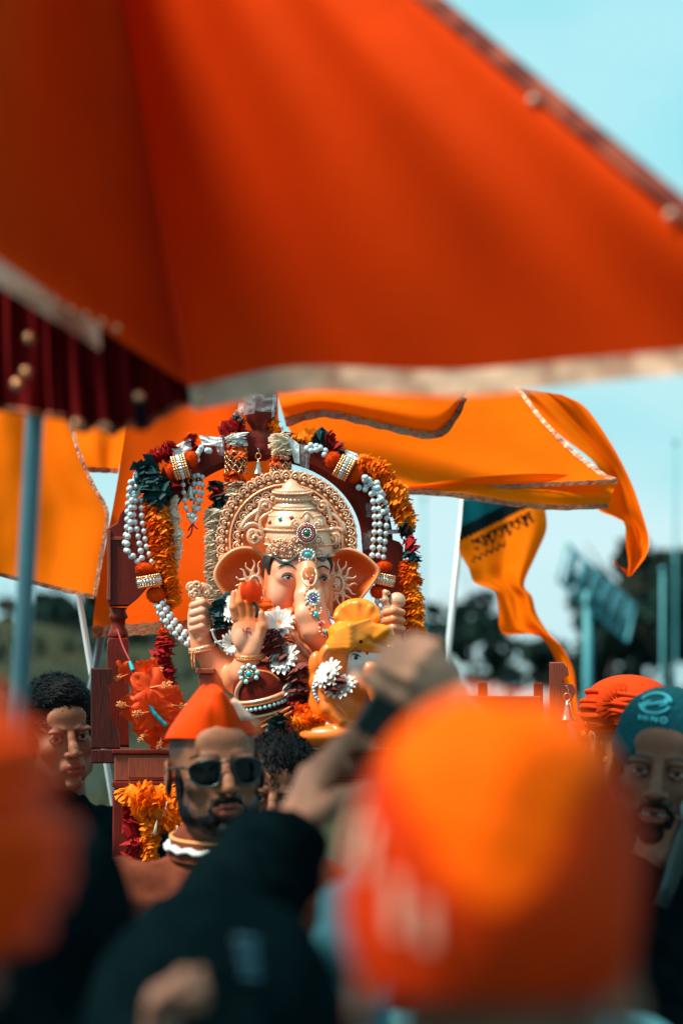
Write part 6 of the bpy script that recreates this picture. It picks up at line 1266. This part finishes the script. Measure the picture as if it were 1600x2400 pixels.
obj('hood', *(lambda q: q.mesh(.01, disp=lambda p: .006 * snoise(p * 30, 5))[:2])(Sdf().ell(th[0] + np.array((0, .0, .005)), (.118, .12, .140)).ell(th[0] + np.array((.0, .0, -.16)), (.19, .13, .13), .06)), M['black_cloth'], t)
for i in range(4): a = P(548 + i * 6, 2205 + i * 26, 2.085); b = P(604 + i * 2, 2210 + i * 27, 2.085); obj('blue_stripe', *tube(np.linspace(a, b, 6), .0042, 6, True, .4), M['blue_print'], t)
ph = P(905, 1655, 2.85); Rp = Matrix.Rotation(R(32), 4, 'Y') @ Matrix.Rotation(R(12), 4, 'X'); pt_ = thing('phone', 'dark phone held up between the two raised hands', 'phone', ph)
obj('phone_case', *box(ph, (.022, .006, .042), Rp, .004), M['phone'], pt_, False); obj('camera_bump', *box(ph + np.array(Rp.to_3x3()) @ np.array((.008, -.008, .024)), (.007, .003, .008), Rp, .003), M['dark_lens'], pt_, False)
# second person whose raised hand shows above the turban
wr2 = P(1072, 1660, 2.76); el2 = P(850, 2170, 2.6); fd2 = P(905, 1440, 2.70) - wr2
t, th = person('person hidden behind the large orange cap, only the raised hand showing', 1130, 2060, 2.95, yaw=178, skin=(.40, .21, .135), shirt='light_blue_cloth', group=GP, fineh=.006, arms={'L': (el2, wr2, fd2, (-.35, .85, -.35), HG2)}, size=.92, sleeve=.05, cuff=.8)
hair_part(t, th, 'hair', 'short', 8)

# ------------------------------------------------------------------ ceremonial parasol over the crowd
par = thing('ceremonial_parasol', 'large orange ceremonial parasol with gold foil hem on a leaning steel pole', 'parasol', P(40, 1700, 3.25) * (1, 1, 0))
T = (165, -700)
def panel(name, c0, c1, Y0, Y1, YT, mt, n=40, k=46, sag=0, puff=.08, seed=1, fold=.02, side=None):
    """cloth between apex T and hem corners c0, c1 (px); Y = depth of corners"""
    V = []; f = np.linspace(0, 1, n); g = np.linspace(0, 1, k)
    hem = np.array(c0)[None] * (1 - g[:, None]) + np.array(c1)[None] * g[:, None] + np.stack((0 * g, sag * np.sin(np.pi * g)), 1) if side is None else spline([c0] + side + [c1], k)
    Yh = Y0 * (1 - g) + Y1 * g
    for i, a in enumerate(f):
        for j, b in enumerate(g):
            q = np.array(T) * (1 - a) + hem[j] * a; Yq = YT * (1 - a) + Yh[j] * a - puff * math.sin(math.pi * a) * math.sin(math.pi * b) + fold * a * math.sin(b * 9 + seed + 1.5 * math.sin(a * 3)) + fold * .6 * math.sin(b * 21 + seed * 2 + a * 2)
            V.append(P(q[0], q[1], Yq))
    V = np.array(V); o = obj(name, V, gridF(n, k), M[mt], par); return o, V.reshape(n, k, 3)
A_, B_, Z_, D_ = (442, 905), (1960, 790), (-1150, -60), (700, 420)
o1, G1 = panel('canopy_panel', A_, B_, 3.0, 2.3, 3.0, 'parasol', side=[(700, 858), (1050, 868), (1400, 838)], seed=1, fold=.012, puff=.10)
o2, G2 = panel('canopy_panel', Z_, A_, 1.5, 3.0, 3.0, 'parasol', side=[(-420, 330), (0, 610), (270, 790)], seed=4, fold=.030, puff=-.05)
o3, G3 = panel('canopy_panel', B_, D_, 2.3, 4.3, 3.0, 'parasol', seed=6); o4, G4 = panel('canopy_panel', D_, Z_, 4.3, 1.5, 3.0, 'parasol', seed=8)
oL, GL = panel('light_block_lining', Z_, A_, 1.55, 3.05, 3.05, 'parasol_dark', side=[(-420, 325), (0, 602), (270, 782)], seed=4, fold=.014, puff=-.05)  # unseen dark layer added behind the panel to stop light shining through
def hemband(G, wpx, m, off=.0, name='gold_hem', n0=0, n1=None):
    p = G[-1][n0:n1]; q = p + (p - G[-2][n0:n1]) / np.linalg.norm(p - G[-2][n0:n1], axis=1)[:, None] * wpx + np.array((0, -.009, 0)); k = len(p); mid = (p + q) / 2 + np.array((0, -.006, 0)) * np.sin(np.arange(k) * 1.3)[:, None]
    V = np.vstack((p, mid, q)) + (0, off, 0); return obj(name, V, [(r * k + i, r * k + i + 1, (r + 1) * k + i + 1, (r + 1) * k + i) for r in (0, 1) for i in range(k - 1)], M[m], par)
hemband(G1, .033, 'foil_pale'); hemband(G2, .036, 'foil_pale', -.005, n1=40); hemband(G3, .03, 'foil'); hemband(G4, .03, 'foil')
p = G1[:, -1]; obj('rib_trim', *tube(p[2:], .013, 8, True, .5), M['rib_trim'], par); 0
for i in range(10, 40, 7):
    obj('gold_stud', *sphere(p[i] + (-.010, -.008, -.010), .006, 8, 6), M['foil_pale'], par)
# valance: gathered deep red cloth hanging inside the near hem
g = np.linspace(0, 1, 90); top = spline([(-160, 500), (60, 620), (200, 700), (330, 770), (432, 870)], 90); bot = spline([(-160, 930), (60, 965), (200, 1000), (300, 1005), (380, 968), (462, 936)], 90); V = []
for a in np.linspace(0, 1, 16):
    for j in range(90): q = top[j] * (1 - a) + bot[j] * a; V.append(P(q[0] + 5 * a * math.sin(j * .9), q[1] + 10 * a * math.sin(j * .33 + math.sin(j * .11) * 3), 3.06 + .012 * math.sin(j * .62 + 1.6 * math.sin(j * .13) + .6 * math.sin(a * 4)) * (.3 + a) + .010 * math.sin(j * 1.1 + 2 * math.sin(j * .31))))
V = np.array(V); va = obj('valance', V, gridF(16, 90), M['parasol_dark'], par); Gv = V.reshape(16, 90, 3)
obj('valance_trim', *tube(Gv[-1], .004, 6), M['foil'], va)
for x, y in ((70, 792), (62, 872), (40, 900), (182, 992), (246, 1000), (326, 930), (470, 942)): obj('gold_stud', *sphere(P(x, y, 2.9), .007, 8, 6), M['gold_bead'], va)
for i in range(8): obj('gold_stud', *sphere(P(20 + i * 36, 672 + i * 14, 2.55 + i * .03), .0055, 8, 6), M['gold_bead'], va)
obj('tie_ribbon', *tube(spline([P(326, 925, 2.9), P(330, 960, 2.9), P(332, 1010, 2.9)], 8), .008, 6, True, .4), M['black_cloth'], va)
a, b = P(45, 1650, 3.25), P(80, 1000, 3.22); d = (b - a) / (b[2] - a[2]); obj('pole', *tube(np.linspace(a - d * a[2], a + d * (2.9 - a[2]), 5), .0125, 14), M['steel'], par)
obj('apex_knob', *sphere(P(165, -700, 3.0), .03, 12, 8), M['gold'], par)
